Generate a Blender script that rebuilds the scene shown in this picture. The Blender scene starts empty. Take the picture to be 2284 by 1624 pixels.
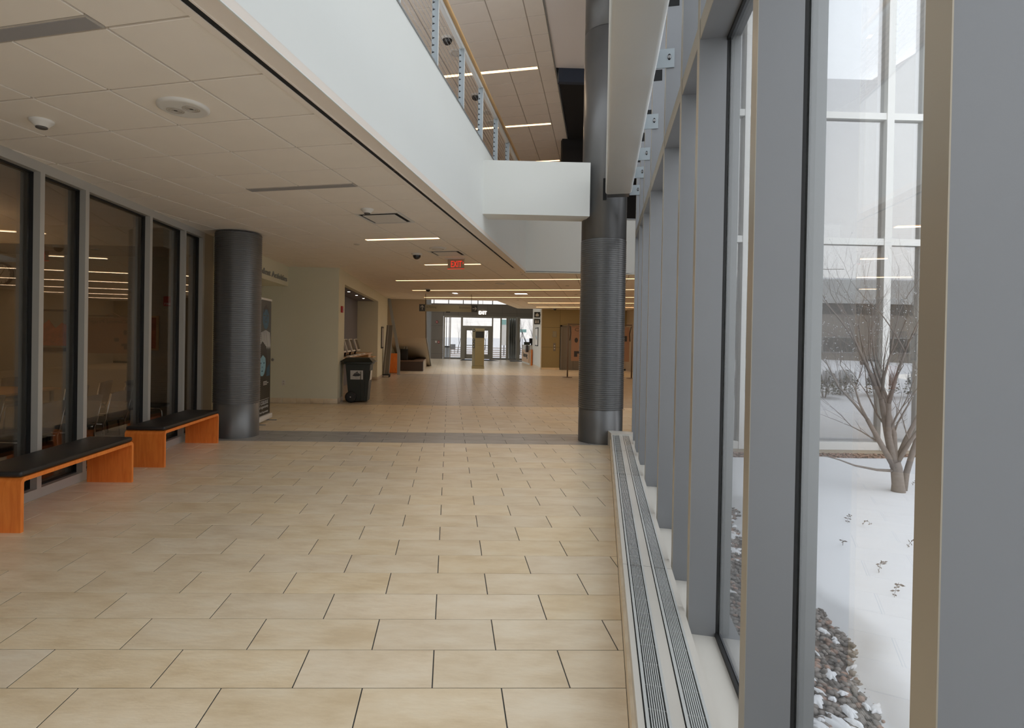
import bpy, bmesh, math, random
from mathutils import Vector, Matrix
random.seed(7)
C = bpy.context.scene.collection
sc = bpy.context.scene
PI = math.pi

# ---------------------------------------------------------------- camera
F, CX, CY, H = 1263.95, 1037.78, 762.54, 1.54
cam_d = bpy.data.cameras.new('camera'); cam = bpy.data.objects.new('camera', cam_d); C.objects.link(cam)
R0 = Vector((0.99946997, -0.02766169, 0.01716434))
R1 = Vector((0.01696165, -0.00754587, -0.99982767))
R2 = Vector((0.02778644, 0.99958885, -0.00707269))
cam.matrix_world = Matrix(((R0[0], -R1[0], -R2[0], 0), (R0[1], -R1[1], -R2[1], 0), (R0[2], -R1[2], -R2[2], H), (0, 0, 0, 1)))
cam_d.sensor_width = 36; cam_d.lens = F/2284*36
cam_d.shift_x = (1142-CX)/2284; cam_d.shift_y = (CY-812)/2284
cam_d.clip_start = .05; cam_d.clip_end = 400
sc.camera = cam

# ---------------------------------------------------------------- world (overcast sky) and exposure
wd = bpy.data.worlds.new('overcast_sky'); sc.world = wd; wd.use_nodes = True
nt = wd.node_tree; nt.nodes.clear()
o_ = nt.nodes.new('ShaderNodeOutputWorld'); b_ = nt.nodes.new('ShaderNodeBackground')
tc = nt.nodes.new('ShaderNodeTexCoord'); sx = nt.nodes.new('ShaderNodeSeparateXYZ'); rp = nt.nodes.new('ShaderNodeValToRGB')
nt.links.new(tc.outputs['Generated'], sx.inputs[0]); nt.links.new(sx.outputs['Z'], rp.inputs[0])
rp.color_ramp.elements[0].position = 0.0; rp.color_ramp.elements[0].color = (.90, .89, .89, 1)
rp.color_ramp.elements[1].position = .5; rp.color_ramp.elements[1].color = (.84, .87, .93, 1)
nt.links.new(rp.outputs[0], b_.inputs[0]); nt.links.new(b_.outputs[0], o_.inputs[0])
b_.inputs[1].default_value = 1.12
sc.view_settings.view_transform = 'Standard'; sc.view_settings.look = 'None'
sc.view_settings.exposure = 0.93; sc.view_settings.gamma = 1.0
try: sc.view_settings.use_curve_mapping = False
except Exception: pass
try:
    sc.cycles.max_bounces = 14; sc.cycles.diffuse_bounces = 7; sc.cycles.glossy_bounces = 6
    sc.cycles.transparent_max_bounces = 24; sc.cycles.transmission_bounces = 6
    sc.cycles.caustics_reflective = False; sc.cycles.caustics_refractive = False
    sc.cycles.sample_clamp_indirect = 6
except Exception: pass

# ---------------------------------------------------------------- frames of reference
ANG = .26508
CC, SS = math.cos(ANG), math.sin(ANG)
def W(s, t): return (CC*s+SS*t, -SS*s+CC*t)       # ceiling / curtain wall grid -> world
def BL(s, t, z=0): w = W(s, t); return (w[0], w[1], z)
CE = 3.078

# ---------------------------------------------------------------- materials
def mat(name, col, rough=.6, metal=0., spec=.5, noise=0., nscale=8., bump=0., bscale=60., emit=0., ecol=None, stretch=None, rnd=0., coat=0.):
    m = bpy.data.materials.new(name); m.use_nodes = True
    n = m.node_tree.nodes; l = m.node_tree.links; p = n['Principled BSDF']
    p.inputs['Base Color'].default_value = (*col, 1); p.inputs['Roughness'].default_value = rough
    p.inputs['Metallic'].default_value = metal; p.inputs['Specular IOR Level'].default_value = spec
    if coat: p.inputs['Coat Weight'].default_value = coat; p.inputs['Coat Roughness'].default_value = .15
    if emit:
        p.inputs['Emission Color'].default_value = (*(ecol or col), 1); p.inputs['Emission Strength'].default_value = emit
    vec = None
    if noise or bump:
        g = n.new('ShaderNodeTexCoord'); mp = n.new('ShaderNodeMapping'); l.new(g.outputs['Object'], mp.inputs[0])
        if stretch: mp.inputs['Scale'].default_value = stretch
        vec = mp.outputs[0]
    last = None
    if noise:
        t = n.new('ShaderNodeTexNoise'); t.inputs['Scale'].default_value = nscale; t.inputs['Detail'].default_value = 5
        l.new(vec, t.inputs['Vector'])
        mx = n.new('ShaderNodeMix'); mx.data_type = 'RGBA'
        mx.inputs[6].default_value = (*[c*(1-noise) for c in col], 1); mx.inputs[7].default_value = (*[min(1, c*(1+noise)) for c in col], 1)
        l.new(t.outputs['Fac'], mx.inputs[0]); last = mx.outputs[2]
    if rnd:
        oi = n.new('ShaderNodeNewGeometry'); hs = n.new('ShaderNodeHueSaturation')
        mr = n.new('ShaderNodeMapRange'); mr.inputs[3].default_value = 1-rnd; mr.inputs[4].default_value = 1+rnd
        l.new(oi.outputs['Random Per Island'], mr.inputs[0]); l.new(mr.outputs[0], hs.inputs['Value'])
        if last: l.new(last, hs.inputs['Color'])
        else: hs.inputs['Color'].default_value = (*col, 1)
        last = hs.outputs[0]
    if last: l.new(last, p.inputs['Base Color'])
    if bump:
        t2 = n.new('ShaderNodeTexNoise'); t2.inputs['Scale'].default_value = bscale; t2.inputs['Detail'].default_value = 4
        l.new(vec, t2.inputs['Vector'])
        bp = n.new('ShaderNodeBump'); bp.inputs['Strength'].default_value = bump; bp.inputs['Distance'].default_value = .01
        l.new(t2.outputs['Fac'], bp.inputs['Height']); l.new(bp.outputs[0], p.inputs['Normal'])
    return m

def tile_mat(name, c1, c2, c3, rough=.33):
    """stone-look porcelain: world-space mottling, soft slate relief, each tile slightly different"""
    m = bpy.data.materials.new(name); m.use_nodes = True
    n = m.node_tree.nodes; l = m.node_tree.links; p = n['Principled BSDF']
    g = n.new('ShaderNodeNewGeometry'); oi = n.new('ShaderNodeObjectInfo')
    rd = n.new('ShaderNodeMath'); rd.operation = 'ADD'
    l.new(g.outputs['Random Per Island'], rd.inputs[0]); l.new(oi.outputs['Random'], rd.inputs[1])
    fr = n.new('ShaderNodeMath'); fr.operation = 'FRACT'; l.new(rd.outputs[0], fr.inputs[0])
    cmb = n.new('ShaderNodeCombineXYZ'); ml = n.new('ShaderNodeMath'); ml.operation = 'MULTIPLY'; ml.inputs[1].default_value = 37
    l.new(fr.outputs[0], ml.inputs[0]); l.new(ml.outputs[0], cmb.inputs[2])
    ad = n.new('ShaderNodeVectorMath'); ad.operation = 'ADD'
    l.new(g.outputs['Position'], ad.inputs[0]); l.new(cmb.outputs[0], ad.inputs[1])
    mp = n.new('ShaderNodeMapping'); mp.inputs['Scale'].default_value = (1, 2.1, 1); mp.inputs['Rotation'].default_value = (0, 0, .5); l.new(ad.outputs[0], mp.inputs[0])
    t = n.new('ShaderNodeTexNoise'); t.inputs['Scale'].default_value = 3.2; t.inputs['Detail'].default_value = 7; t.inputs['Roughness'].default_value = .6
    l.new(mp.outputs[0], t.inputs['Vector'])
    cr = n.new('ShaderNodeValToRGB'); e = cr.color_ramp.elements
    e[0].position = .34; e[0].color = (*c1, 1); e[1].position = .66; e[1].color = (*c3, 1)
    k = e.new(.5); k.color = (*c2, 1); l.new(t.outputs['Fac'], cr.inputs[0])
    hs = n.new('ShaderNodeHueSaturation'); mr = n.new('ShaderNodeMapRange'); mr.inputs[3].default_value = .965; mr.inputs[4].default_value = 1.03
    l.new(fr.outputs[0], mr.inputs[0]); l.new(mr.outputs[0], hs.inputs['Value'])
    f2 = n.new('ShaderNodeMath'); f2.operation = 'MULTIPLY'; f2.inputs[1].default_value = 7.31; l.new(fr.outputs[0], f2.inputs[0])
    f3 = n.new('ShaderNodeMath'); f3.operation = 'FRACT'; l.new(f2.outputs[0], f3.inputs[0])
    m3 = n.new('ShaderNodeMapRange'); m3.inputs[3].default_value = .9; m3.inputs[4].default_value = 1.1; l.new(f3.outputs[0], m3.inputs[0]); l.new(m3.outputs[0], hs.inputs['Saturation'])
    l.new(cr.outputs[0], hs.inputs['Color']); l.new(hs.outputs[0], p.inputs['Base Color'])
    p.inputs['Roughness'].default_value = rough; p.inputs['Specular IOR Level'].default_value = .5
    m2 = n.new('ShaderNodeMapping'); m2.inputs['Scale'].default_value = (1, 2.6, 1); m2.inputs['Rotation'].default_value = (0, 0, .35); l.new(ad.outputs[0], m2.inputs[0])
    t2 = n.new('ShaderNodeTexNoise'); t2.inputs['Scale'].default_value = 9; t2.inputs['Detail'].default_value = 6; l.new(m2.outputs[0], t2.inputs['Vector'])
    bp = n.new('ShaderNodeBump'); bp.inputs['Strength'].default_value = .55; bp.inputs['Distance'].default_value = .006
    l.new(t2.outputs['Fac'], bp.inputs['Height']); l.new(bp.outputs[0], p.inputs['Normal'])
    return m

def wood_mat(name, c1, c2, rough=.38, axis=(1, 1, 12)):
    m = bpy.data.materials.new(name); m.use_nodes = True
    n = m.node_tree.nodes; l = m.node_tree.links; p = n['Principled BSDF']
    g = n.new('ShaderNodeTexCoord'); mp = n.new('ShaderNodeMapping'); mp.inputs['Scale'].default_value = axis; l.new(g.outputs['Object'], mp.inputs[0])
    t = n.new('ShaderNodeTexNoise'); t.inputs['Scale'].default_value = 4; t.inputs['Detail'].default_value = 8; t.inputs['Distortion'].default_value = .6
    l.new(mp.outputs[0], t.inputs['Vector'])
    cr = n.new('ShaderNodeValToRGB'); cr.color_ramp.elements[0].position = .3; cr.color_ramp.elements[1].position = .7
    cr.color_ramp.elements[0].color = (*c1, 1); cr.color_ramp.elements[1].color = (*c2, 1)
    l.new(t.outputs['Fac'], cr.inputs[0]); l.new(cr.outputs[0], p.inputs['Base Color'])
    p.inputs['Roughness'].default_value = rough
    return m

def glass_mat(name, tint=(1, 1, 1), boost=1.0, add=0.0):
    m = bpy.data.materials.new(name); m.use_nodes = True
    n = m.node_tree.nodes; l = m.node_tree.links; n.remove(n['Principled BSDF'])
    out = n['Material Output']; tr = n.new('ShaderNodeBsdfTransparent'); gl = n.new('ShaderNodeBsdfGlossy')
    tr.inputs[0].default_value = (*tint, 1); gl.inputs['Roughness'].default_value = 0.0; gl.inputs[0].default_value = (.95, .95, .95, 1)
    lw = n.new('ShaderNodeLayerWeight'); lw.inputs[0].default_value = .5
    fr = n.new('ShaderNodeMath'); fr.operation = 'POWER'; fr.inputs[1].default_value = 5; l.new(lw.outputs['Facing'], fr.inputs[0])
    mu = n.new('ShaderNodeMath'); mu.operation = 'MULTIPLY_ADD'; mu.inputs[1].default_value = .96*boost; mu.inputs[2].default_value = .04*boost+add; mu.use_clamp = True
    l.new(fr.outputs[0], mu.inputs[0]); mx = n.new('ShaderNodeMixShader'); l.new(mu.outputs[0], mx.inputs[0])
    l.new(tr.outputs[0], mx.inputs[1]); l.new(gl.outputs[0], mx.inputs[2]); l.new(mx.outputs[0], out.inputs[0])
    return m

M = {}
M['tile'] = tile_mat('sand_stone_tile', (.70, .56, .375), (.78, .645, .455), (.83, .71, .525))
M['tile_grey'] = tile_mat('taupe_stone_tile', (.42, .35, .26), (.49, .415, .32), (.56, .48, .375), .28)
M['tile_band'] = tile_mat('slate_band_tile', (.27, .265, .245), (.33, .32, .30), (.40, .39, .365))
M['grout'] = mat('dark_grout', (.045, .045, .042), .9)
M['cpanel'] = mat('ceiling_panel_paint', (.84, .775, .69), .95, noise=.04, nscale=3, bump=.15, bscale=300)
M['cgrid'] = mat('ceiling_grid_paint', (.50, .45, .39), .7)
M['csoffit'] = mat('soffit_plaster', (.80, .72, .635), .9, noise=.03, nscale=2)
M['white'] = mat('white_plaster', (.755, .765, .725), .85, noise=.015, nscale=2)
M['pinkw'] = mat('upper_ceiling_plaster', (.84, .79, .76), .9)
M['wall'] = mat('grey_green_paint', (.72, .71, .575), .85, noise=.02, nscale=2)
M['wall_warm'] = mat('warm_beige_paint', (.50, .43, .33), .85, noise=.02, nscale=2)
M['wall_conf'] = mat('meeting_room_paint', (.42, .38, .30), .85)
M['blue'] = mat('blue_grey_paint', (.20, .205, .245), .8)
M['alu'] = mat('silver_anodised_frame', (.245, .252, .262), .45, .3, noise=.02, nscale=4)
M['alu_warm'] = mat('champagne_frame_face', (.40, .355, .28), .38, .45)
M['alu_dark'] = mat('grey_anodised_frame', (.32, .33, .33), .4, .4)
M['frame_left'] = mat('grey_painted_frame', (.47, .455, .415), .45, .25)
M['gasket'] = mat('black_rubber_gasket', (.006, .006, .006), .6)
M['steel'] = mat('silver_painted_steel', (.74, .75, .73), .42, .3, noise=.04, nscale=1.5)
M['plate'] = mat('galvanised_bracket_plate', (.33, .37, .39), .45, .3)
M['col'] = mat('charcoal_metal_cladding', (.15, .15, .148), .36, .5)
M['black'] = mat('black_plastic', (.012, .012, .012), .45)
M['soft_black'] = mat('black_vinyl', (.016, .014, .013), .42, bump=.12, bscale=200)
M['cherry'] = wood_mat('orange_cherry_veneer', (.72, .175, .025), (.87, .265, .045), .38, (9, 9, 1))
M['oak'] = wood_mat('light_oak', (.50, .29, .12), (.62, .39, .18), .4, (2, 10, 2))
M['oakbright'] = wood_mat('honey_maple', (.62, .40, .22), (.72, .48, .28), .45, (2, 2, 8))
M['railwood'] = wood_mat('golden_wood_handrail', (.60, .36, .15), (.72, .46, .21), .4, (8, 1, 8))
M['darkwood'] = mat('dark_brown_laminate', (.06, .042, .035), .45)
M['brownwood'] = mat('walnut_bench_top', (.22, .14, .10), .45, noise=.2, nscale=10, stretch=(1, 8, 1))
M['conv'] = mat('cream_convector_enamel', (.63, .60, .54), .42, .1, noise=.02, nscale=3)
M['conv_edge'] = mat('pale_aluminium_trim', (.70, .72, .70), .35, .4)
M['louver'] = mat('grille_blade_grey', (.42, .43, .41), .4, .4)
M['dark'] = mat('black_void', (.01, .01, .01), .9)
M['glass'] = glass_mat('clear_glass', (.97, .98, .98))
M['glass_room'] = glass_mat('tinted_partition_glass', (.80, .79, .77), 1.5, .03)
M['mirror'] = glass_mat('reflective_facade_glass', (.80, .81, .82), .5, .335)
M['glass_door'] = glass_mat('grey_tinted_entrance_glass', (.75, .745, .735))
M['lit'] = mat('warm_lit_diffuser', (1, .85, .62), .5, emit=1.9, ecol=(1, .60, .29))
M['unlit'] = mat('unlit_diffuser', (.33, .32, .32), .5)
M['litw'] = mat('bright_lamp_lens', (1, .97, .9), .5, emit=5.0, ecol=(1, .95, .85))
M['fix'] = mat('white_fixture_plastic', (.70, .68, .64), .5)
M['grille_dark'] = mat('dark_grille_holes', (.10, .09, .08), .8)
M['smoke'] = mat('smoked_dome', (.02, .02, .022), .12, spec=.6)
M['red'] = mat('fire_alarm_red', (.42, .02, .02), .4)
M['exit_red'] = mat('exit_letter_red', (.9, .05, .03), .5, emit=.42, ecol=(1, .04, .02))
M['exit_glass'] = mat('exit_panel_acrylic', (.42, .34, .24), .12)
M['khaki'] = mat('khaki_sign_panel', (.27, .25, .17), .45)
M['khaki2'] = mat('olive_pylon_panel', (.30, .245, .12), .5)
M['sign_black'] = mat('black_sign_panel', (.02, .022, .02), .4)
M['sign_white'] = mat('pale_sign_symbol', (.60, .60, .55), .5)
M['sign_txt'] = mat('dark_sign_lettering', (.09, .085, .07), .6)
M['paper'] = mat('white_paper_label', (.50, .49, .48), .6)
M['paperb'] = mat('bright_paper_label', (.85, .85, .82), .6)
M['bin'] = mat('dark_green_bin_plastic', (.013, .017, .013), .42, noise=.1, nscale=4)
M['rubber'] = mat('black_rubber_wheel', (.010, .010, .010), .6)
M['chrome'] = mat('chrome_tube', (.55, .55, .55), .22, 1.)
M['chair'] = mat('grey_plastic_shell', (.12, .12, .12), .45)
M['chairseat'] = mat('dark_green_seat_pad', (.035, .045, .040), .7)
M['tablewood'] = wood_mat('maple_table_top', (.50, .27, .09), (.60, .34, .13), .35, (10, 2, 2))
M['carpet'] = mat('brown_carpet', (.09, .07, .055), .95, bump=.4, bscale=300)
M['wallpanel'] = mat('taupe_metal_panel', (.235, .21, .18), .5, .1)
M['yellow'] = mat('ochre_wall_panel', (.30, .235, .11), .6)
M['door_grey'] = mat('grey_brown_door', (.18, .165, .145), .5)
M['navy'] = mat('navy_bulkhead_paint', (.035, .045, .07), .7)
M['near_black'] = mat('near_black_wall', (.012, .011, .011), .9)
M['orange_wall'] = mat('orange_tan_wall', (.62, .36, .20), .7)
M['peach'] = mat('peach_poster_paper', (.40, .245, .17), .7)
M['poster_dark'] = mat('dark_print', (.05, .05, .055), .7)
M['postwood'] = mat('brown_display_post', (.17, .12, .085), .5)
M['mat'] = mat('dark_entrance_mat', (.06, .062, .06), .9)
M['vestibule'] = mat('taupe_door_frame', (.36, .345, .30), .45, .3)
M['snow'] = mat('snow', (.76, .77, .79), .75, noise=.03, nscale=1.2, bump=.35, bscale=3)
M['bark'] = mat('grey_brown_bark', (.24, .205, .18), .85, noise=.25, nscale=30)
M['bark_dark'] = mat('dark_twig_bark', (.20, .165, .145), .9)
M['haze_bark'] = mat('winter_tree_bark', (.15, .145, .14), .9)
M['stone'] = mat('river_stone', (.19, .165, .145), .55, noise=.25, nscale=20, rnd=.45)
M['stone_red'] = mat('reddish_river_stone', (.30, .19, .14), .55, noise=.2, nscale=20, rnd=.3)
M['mulch'] = mat('brown_gravel_bed', (.13, .095, .075), .9, noise=.5, nscale=40, bump=1., bscale=60)
M['facade'] = mat('cream_facade_frame', (.80, .79, .75), .5)
M['brick'] = mat('grey_brown_brick', (.26, .245, .225), .9, noise=.15, nscale=6)
M['band'] = mat('pale_concrete_band', (.50, .51, .50), .9)
M['winglass'] = mat('dark_far_window', (.06, .07, .075), .15)
M['shrub'] = mat('snowy_evergreen_leaf', (.09, .105, .075), .8, noise=.4, nscale=12)
M['path'] = mat('pinkish_snowy_paving', (.34, .285, .255), .9, noise=.15, nscale=1.5)
M['bluepaint'] = mat('blue_toned_print', (.05, .13, .20), .6, noise=.5, nscale=9)
M['blueface'] = mat('pale_blue_print', (.22, .42, .52), .6, noise=.3, nscale=12)
M['whiteprint'] = mat('white_print', (.62, .64, .64), .6)
M['flower'] = mat('orange_flower_print', (.40, .10, .04), .7, noise=.6, nscale=14)
M['clockface'] = mat('clock_face', (.55, .53, .48), .5)
M['flag'] = mat('red_pennant', (.75, .05, .05), .6)
M['teal'] = mat('teal_road_sign', (.25, .45, .42), .6)

# ---------------------------------------------------------------- mesh helper
class MB:
    def __init__(s): s.v = []; s.f = []; s.sm = []
    def add(s, vs, fs, smooth=False):
        b = len(s.v); s.v += [tuple(v) for v in vs]; s.f += [tuple(i+b for i in f) for f in fs]; s.sm += [smooth]*len(fs); return s
    def box(s, x0, x1, y0, y1, z0, z1, xf=None):
        vs = [(x, y, z) for z in (z0, z1) for y in (y0, y1) for x in (x0, x1)]
        if xf: vs = [xf @ Vector(v) for v in vs]
        return s.add(vs, [(0, 2, 3, 1), (4, 5, 7, 6), (0, 1, 5, 4), (2, 6, 7, 3), (0, 4, 6, 2), (1, 3, 7, 5)])
    def bbox(s, x0, x1, y0, y1, z0, z1, r=.01, xf=None):
        """box with all edges chamfered"""
        bm = bmesh.new(); bmesh.ops.create_cube(bm, size=1)
        for v in bm.verts: v.co = Vector(((x0+x1)/2+v.co.x*(x1-x0), (y0+y1)/2+v.co.y*(y1-y0), (z0+z1)/2+v.co.z*(z1-z0)))
        bmesh.ops.bevel(bm, geom=bm.edges[:], offset=r, segments=3, profile=.5, affect='EDGES')
        vs = [(xf @ v.co) if xf else v.co.copy() for v in bm.verts]
        s.add(vs, [[v.index for v in f.verts] for f in bm.faces], True); bm.free(); return s
    def prism(s, poly, z0, z1, xf=None, smooth=False, axis='z'):
        n = len(poly)
        def P(a, b, c):
            v = {'z': (a, b, c), 'y': (a, c, b), 'x': (c, a, b)}[axis]
            return xf @ Vector(v) if xf else v
        vs = [P(a, b, z0) for a, b in poly]+[P(a, b, z1) for a, b in poly]
        s.add(vs, [tuple(range(n))[::-1], tuple(range(n, 2*n))]); b = len(s.v)-2*n
        for i in range(n):
            j = (i+1) % n; s.f.append((b+i, b+j, b+n+j, b+n+i)); s.sm.append(smooth)
        return s
    def lathe(s, prof, n=32, c=(0, 0, 0), smooth=True, caps=True, xf=None):
        vs = []; fs = []
        for r, z in prof:
            for k in range(n):
                a = 2*PI*k/n; v = Vector((c[0]+r*math.cos(a), c[1]+r*math.sin(a), c[2]+z)); vs.append(xf @ v if xf else v)
        for i in range(len(prof)-1):
            for k in range(n):
                k2 = (k+1) % n; fs.append((i*n+k, i*n+k2, (i+1)*n+k2, (i+1)*n+k))
        s.add(vs, fs, smooth)
        if caps: s.add(vs[:n], [tuple(range(n))[::-1]]); s.add(vs[-n:], [tuple(range(n))])
        return s
    def tube(s, pts, rad, n=8, smooth=True, caps=True):
        pts = [Vector(p) for p in pts]; rad = rad if isinstance(rad, (list, tuple)) else [rad]*len(pts)
        vs = []; fs = []
        d0 = (pts[1]-pts[0]).normalized(); up = Vector((0, 0, 1)) if abs(d0.z) < .9 else Vector((1, 0, 0))
        x = d0.cross(up).normalized()
        for i, p in enumerate(pts):
            d = ((pts[min(i+1, len(pts)-1)]-pts[max(i-1, 0)])).normalized()
            x = (x-d*x.dot(d)).normalized(); y = d.cross(x)
            for k in range(n):
                a = 2*PI*k/n; vs.append(p+(x*math.cos(a)+y*math.sin(a))*rad[i])
        for i in range(len(pts)-1):
            for k in range(n):
                k2 = (k+1) % n; fs.append((i*n+k, i*n+k2, (i+1)*n+k2, (i+1)*n+k))
        if caps: fs.append(tuple(range(n))[::-1]); fs.append(tuple(range(len(vs)-n, len(vs))))
        return s.add(vs, fs, smooth)
    def mesh(s, name, m):
        me = bpy.data.meshes.new(name); me.from_pydata(s.v, [], s.f)
        if m: me.materials.append(m)
        me.polygons.foreach_set('use_smooth', s.sm); me.update()
        bm = bmesh.new(); bm.from_mesh(me); bmesh.ops.recalc_face_normals(bm, faces=bm.faces[:]); bm.to_mesh(me); bm.free()
        return me
def put(name, me, parent=None, loc=None, rz=None):
    o = bpy.data.objects.new(name, me); C.objects.link(o)
    if parent is not None: o.parent = parent
    if loc is not None: o.location = loc
    if rz is not None: o.rotation_euler = (0, 0, rz)
    return o
def part(name, mb, m, parent, **k): return put(name, mb.mesh(name, m), parent, **k)
def struct(name, mb, m, rz=None, loc=None):
    o = put(name, mb.mesh(name, m) if mb else None, None, loc, rz); o['kind'] = 'structure'; return o
def thing(name, label, cat, loc=(0, 0, 0), rz=0, group=None):
    o = put(name, None, None, loc, rz); return tag(o, label, cat, group)
def tag(o, label, cat, group=None):
    o['label'] = label; o['category'] = cat
    if group: o['group'] = group
    return o
def B(): return MB()
def box(*a, **k): return MB().box(*a, **k)
def copy_tree(src, label=None, loc=None, rz=None, parent=None):
    c = src.copy(); C.objects.link(c)
    if parent is not None: c.parent = parent
    for ch in [o for o in bpy.data.objects if o.parent == src]: copy_tree(ch, parent=c)
    if label: c['label'] = label
    if loc is not None: c.location = loc
    if rz is not None: c.rotation_euler = (0, 0, rz)
    return c
DG = None
def text(name, body, size, org, face, m, parent, ext=.004, width=None, align='LEFT', yscale=1):
    cu = bpy.data.curves.new(name, 'FONT'); cu.body = body; cu.size = size; cu.extrude = ext; cu.align_x = align; cu.resolution_u = 2
    t = bpy.data.objects.new('tmp', cu); C.objects.link(t)
    dg = bpy.context.evaluated_depsgraph_get(); me = bpy.data.meshes.new_from_object(t.evaluated_get(dg))
    bpy.data.objects.remove(t); me.materials.clear(); me.materials.append(m)
    ax = {'-y': ((1, 0, 0), (0, 0, 1), (0, -1, 0)), '+x': ((0, 1, 0), (0, 0, 1), (1, 0, 0)), '-x': ((0, -1, 0), (0, 0, 1), (-1, 0, 0))}[face]
    xs = [v.co.x for v in me.vertices]; w0 = max(xs)-min(xs); k = (width/w0) if width else 1
    for v in me.vertices:
        a = Vector(v.co); v.co = Vector(org)+Vector(ax[0])*a.x*k+Vector(ax[1])*a.y*yscale+Vector(ax[2])*a.z
    return put(name, me, parent)

# polygon clip (convex): keep a*x+b*y<=c
def clip(poly, a, b, c):
    out = []
    for i, p in enumerate(poly):
        q = poly[(i+1) % len(poly)]; dp = a*p[0]+b*p[1]-c; dq = a*q[0]+b*q[1]-c
        if dp <= 0: out.append(p)
        if dp*dq < 0: k = dp/(dp-dq); out.append((p[0]+(q[0]-p[0])*k, p[1]+(q[1]-p[1])*k))
    return out
def area(p): return abs(sum(p[i][0]*p[(i+1) % len(p)][1]-p[(i+1) % len(p)][0]*p[i][1] for i in range(len(p))))/2
def slab(mb, poly, ztop, zbot, bev, down=False):
    """tile: face at ztop slightly inset with eased edge"""
    n = len(poly); cx = sum(p[0] for p in poly)/n; cy = sum(p[1] for p in poly)/n
    e = .0016 if not down else .003
    ins = []
    for x, y in poly:
        d = math.hypot(x-cx, y-cy) or 1; ins.append((x-(x-cx)/d*e*1.4, y-(y-cy)/d*e*1.4))
    zs = ztop-e*.6 if not down else ztop+e*.8
    vs = [(x, y, zbot) for x, y in poly]+[(x, y, zs) for x, y in poly]+[(x, y, ztop) for x, y in ins]
    fs = [tuple(range(2*n, 3*n)) if not down else tuple(range(2*n, 3*n))[::-1]]
    for i in range(n):
        j = (i+1) % n; fs += [(i, j, n+j, n+i), (n+i, n+j, 2*n+j, 2*n+i)]
    mb.add(vs, fs)

# ================================================================ FLOOR
def floor_regions():
    # convex regions as lists of half planes (a,b,c): a x + b y <= c
    S0 = (CC, -SS, .130)                     # s <= .130, toe of the convector
    return [
        [(-1, 0, 3.75), S0, (0, 1, 8.6), (0, -1, 6)],
        [(-1, 0, 5.6), (0, -1, -8.6), (0, 1, 12.95), (1, 0, 9.0)],
        [(-1, 0, 3.3), (0, -1, -12.95), (0, 1, 28.62), (1, 0, 9.0)],
        [(-1, 0, 3.3), (0, -1, -28.62), (0, 1, 41.0), (1, 0, 7.2)],
    ]
fl = B()
fl.add([(-5.6, -6, -.006), (9, -6, -.006), (9, 41, -.006), (-5.6, 41, -.006), (-5.6, -6, -.25), (9, -6, -.25), (9, 41, -.25), (-5.6, 41, -.25)], [(0, 1, 2, 3), (4, 7, 6, 5), (0, 4, 5, 1), (1, 5, 6, 2), (2, 6, 7, 3), (3, 7, 4, 0)])
# keep the slab inside the curtain wall
flp = [(-3.75, -6), (W(.13, -6)[0], -6), W(.13, 8.85), (9, 8.6), (9, 41), (-5.6, 41), (-5.6, 8.6), (-3.75, 8.6)]
fl = B().prism(flp, -.25, -.0028)
floor = struct('floor', fl, M['grout'])
UW, VW, GAP = .61, .3035, .0055
X0, Y0 = -.0508, 2.4808
tiles = []
for v in range(-28, 127):
    y = Y0+v*VW
    off = 0 if v % 2 == 0 else .5
    for u in range(-11, 17):
        x = X0+(u+off)*UW
        base = [(x+GAP/2, y+GAP/2), (x+UW-GAP/2, y+GAP/2), (x+UW-GAP/2, y+VW-GAP/2), (x+GAP/2, y+VW-GAP/2)]
        for rg in floor_regions():
            p = base
            for h in rg:
                p = clip(p, *h)
                if len(p) < 3: break
            if len(p) < 3 or area(p) < .0008: continue
            kind = 'tile'
            if 19 <= v < 22: kind = 'tile_band'
            elif y+VW/2 > 12.75 and y < 23.6: kind = 'tile_grey'
            whole = area(p) > .995*area(base)
            vis = y > 1.9 and -.95*(y+.3) < x+UW and x < .9*(y+.3)
            tiles.append((y*y+(x+.3)**2 if vis else 9e9, x, y, p, kind, whole))
tiles.sort(key=lambda a: a[0])
whole_me = {}
stuff = {}
for i, (d, x, y, p, kind, whole) in enumerate(tiles):
    if i < 300 and d < 8e9:
        if whole:
            if kind not in whole_me:
                mb = B(); slab(mb, [(GAP/2, GAP/2), (UW-GAP/2, GAP/2), (UW-GAP/2, VW-GAP/2), (GAP/2, VW-GAP/2)], 0, -.008, 1); whole_me[kind] = mb.mesh('floor_tile', M[kind])
            put('floor_tile', whole_me[kind], floor, (x, y, 0))
        else:
            mb = B(); slab(mb, [(a-x, b-y) for a, b in p], 0, -.008, 1); put('floor_tile', mb.mesh('floor_tile', M[kind]), floor, (x, y, 0))
    else:
        slab(stuff.setdefault(kind, B()), p, 0, -.008, 1)
for kind, mb in stuff.items():
    o = part('floor_tile_field', mb, M[kind], floor); o['kind'] = 'stuff'

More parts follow.
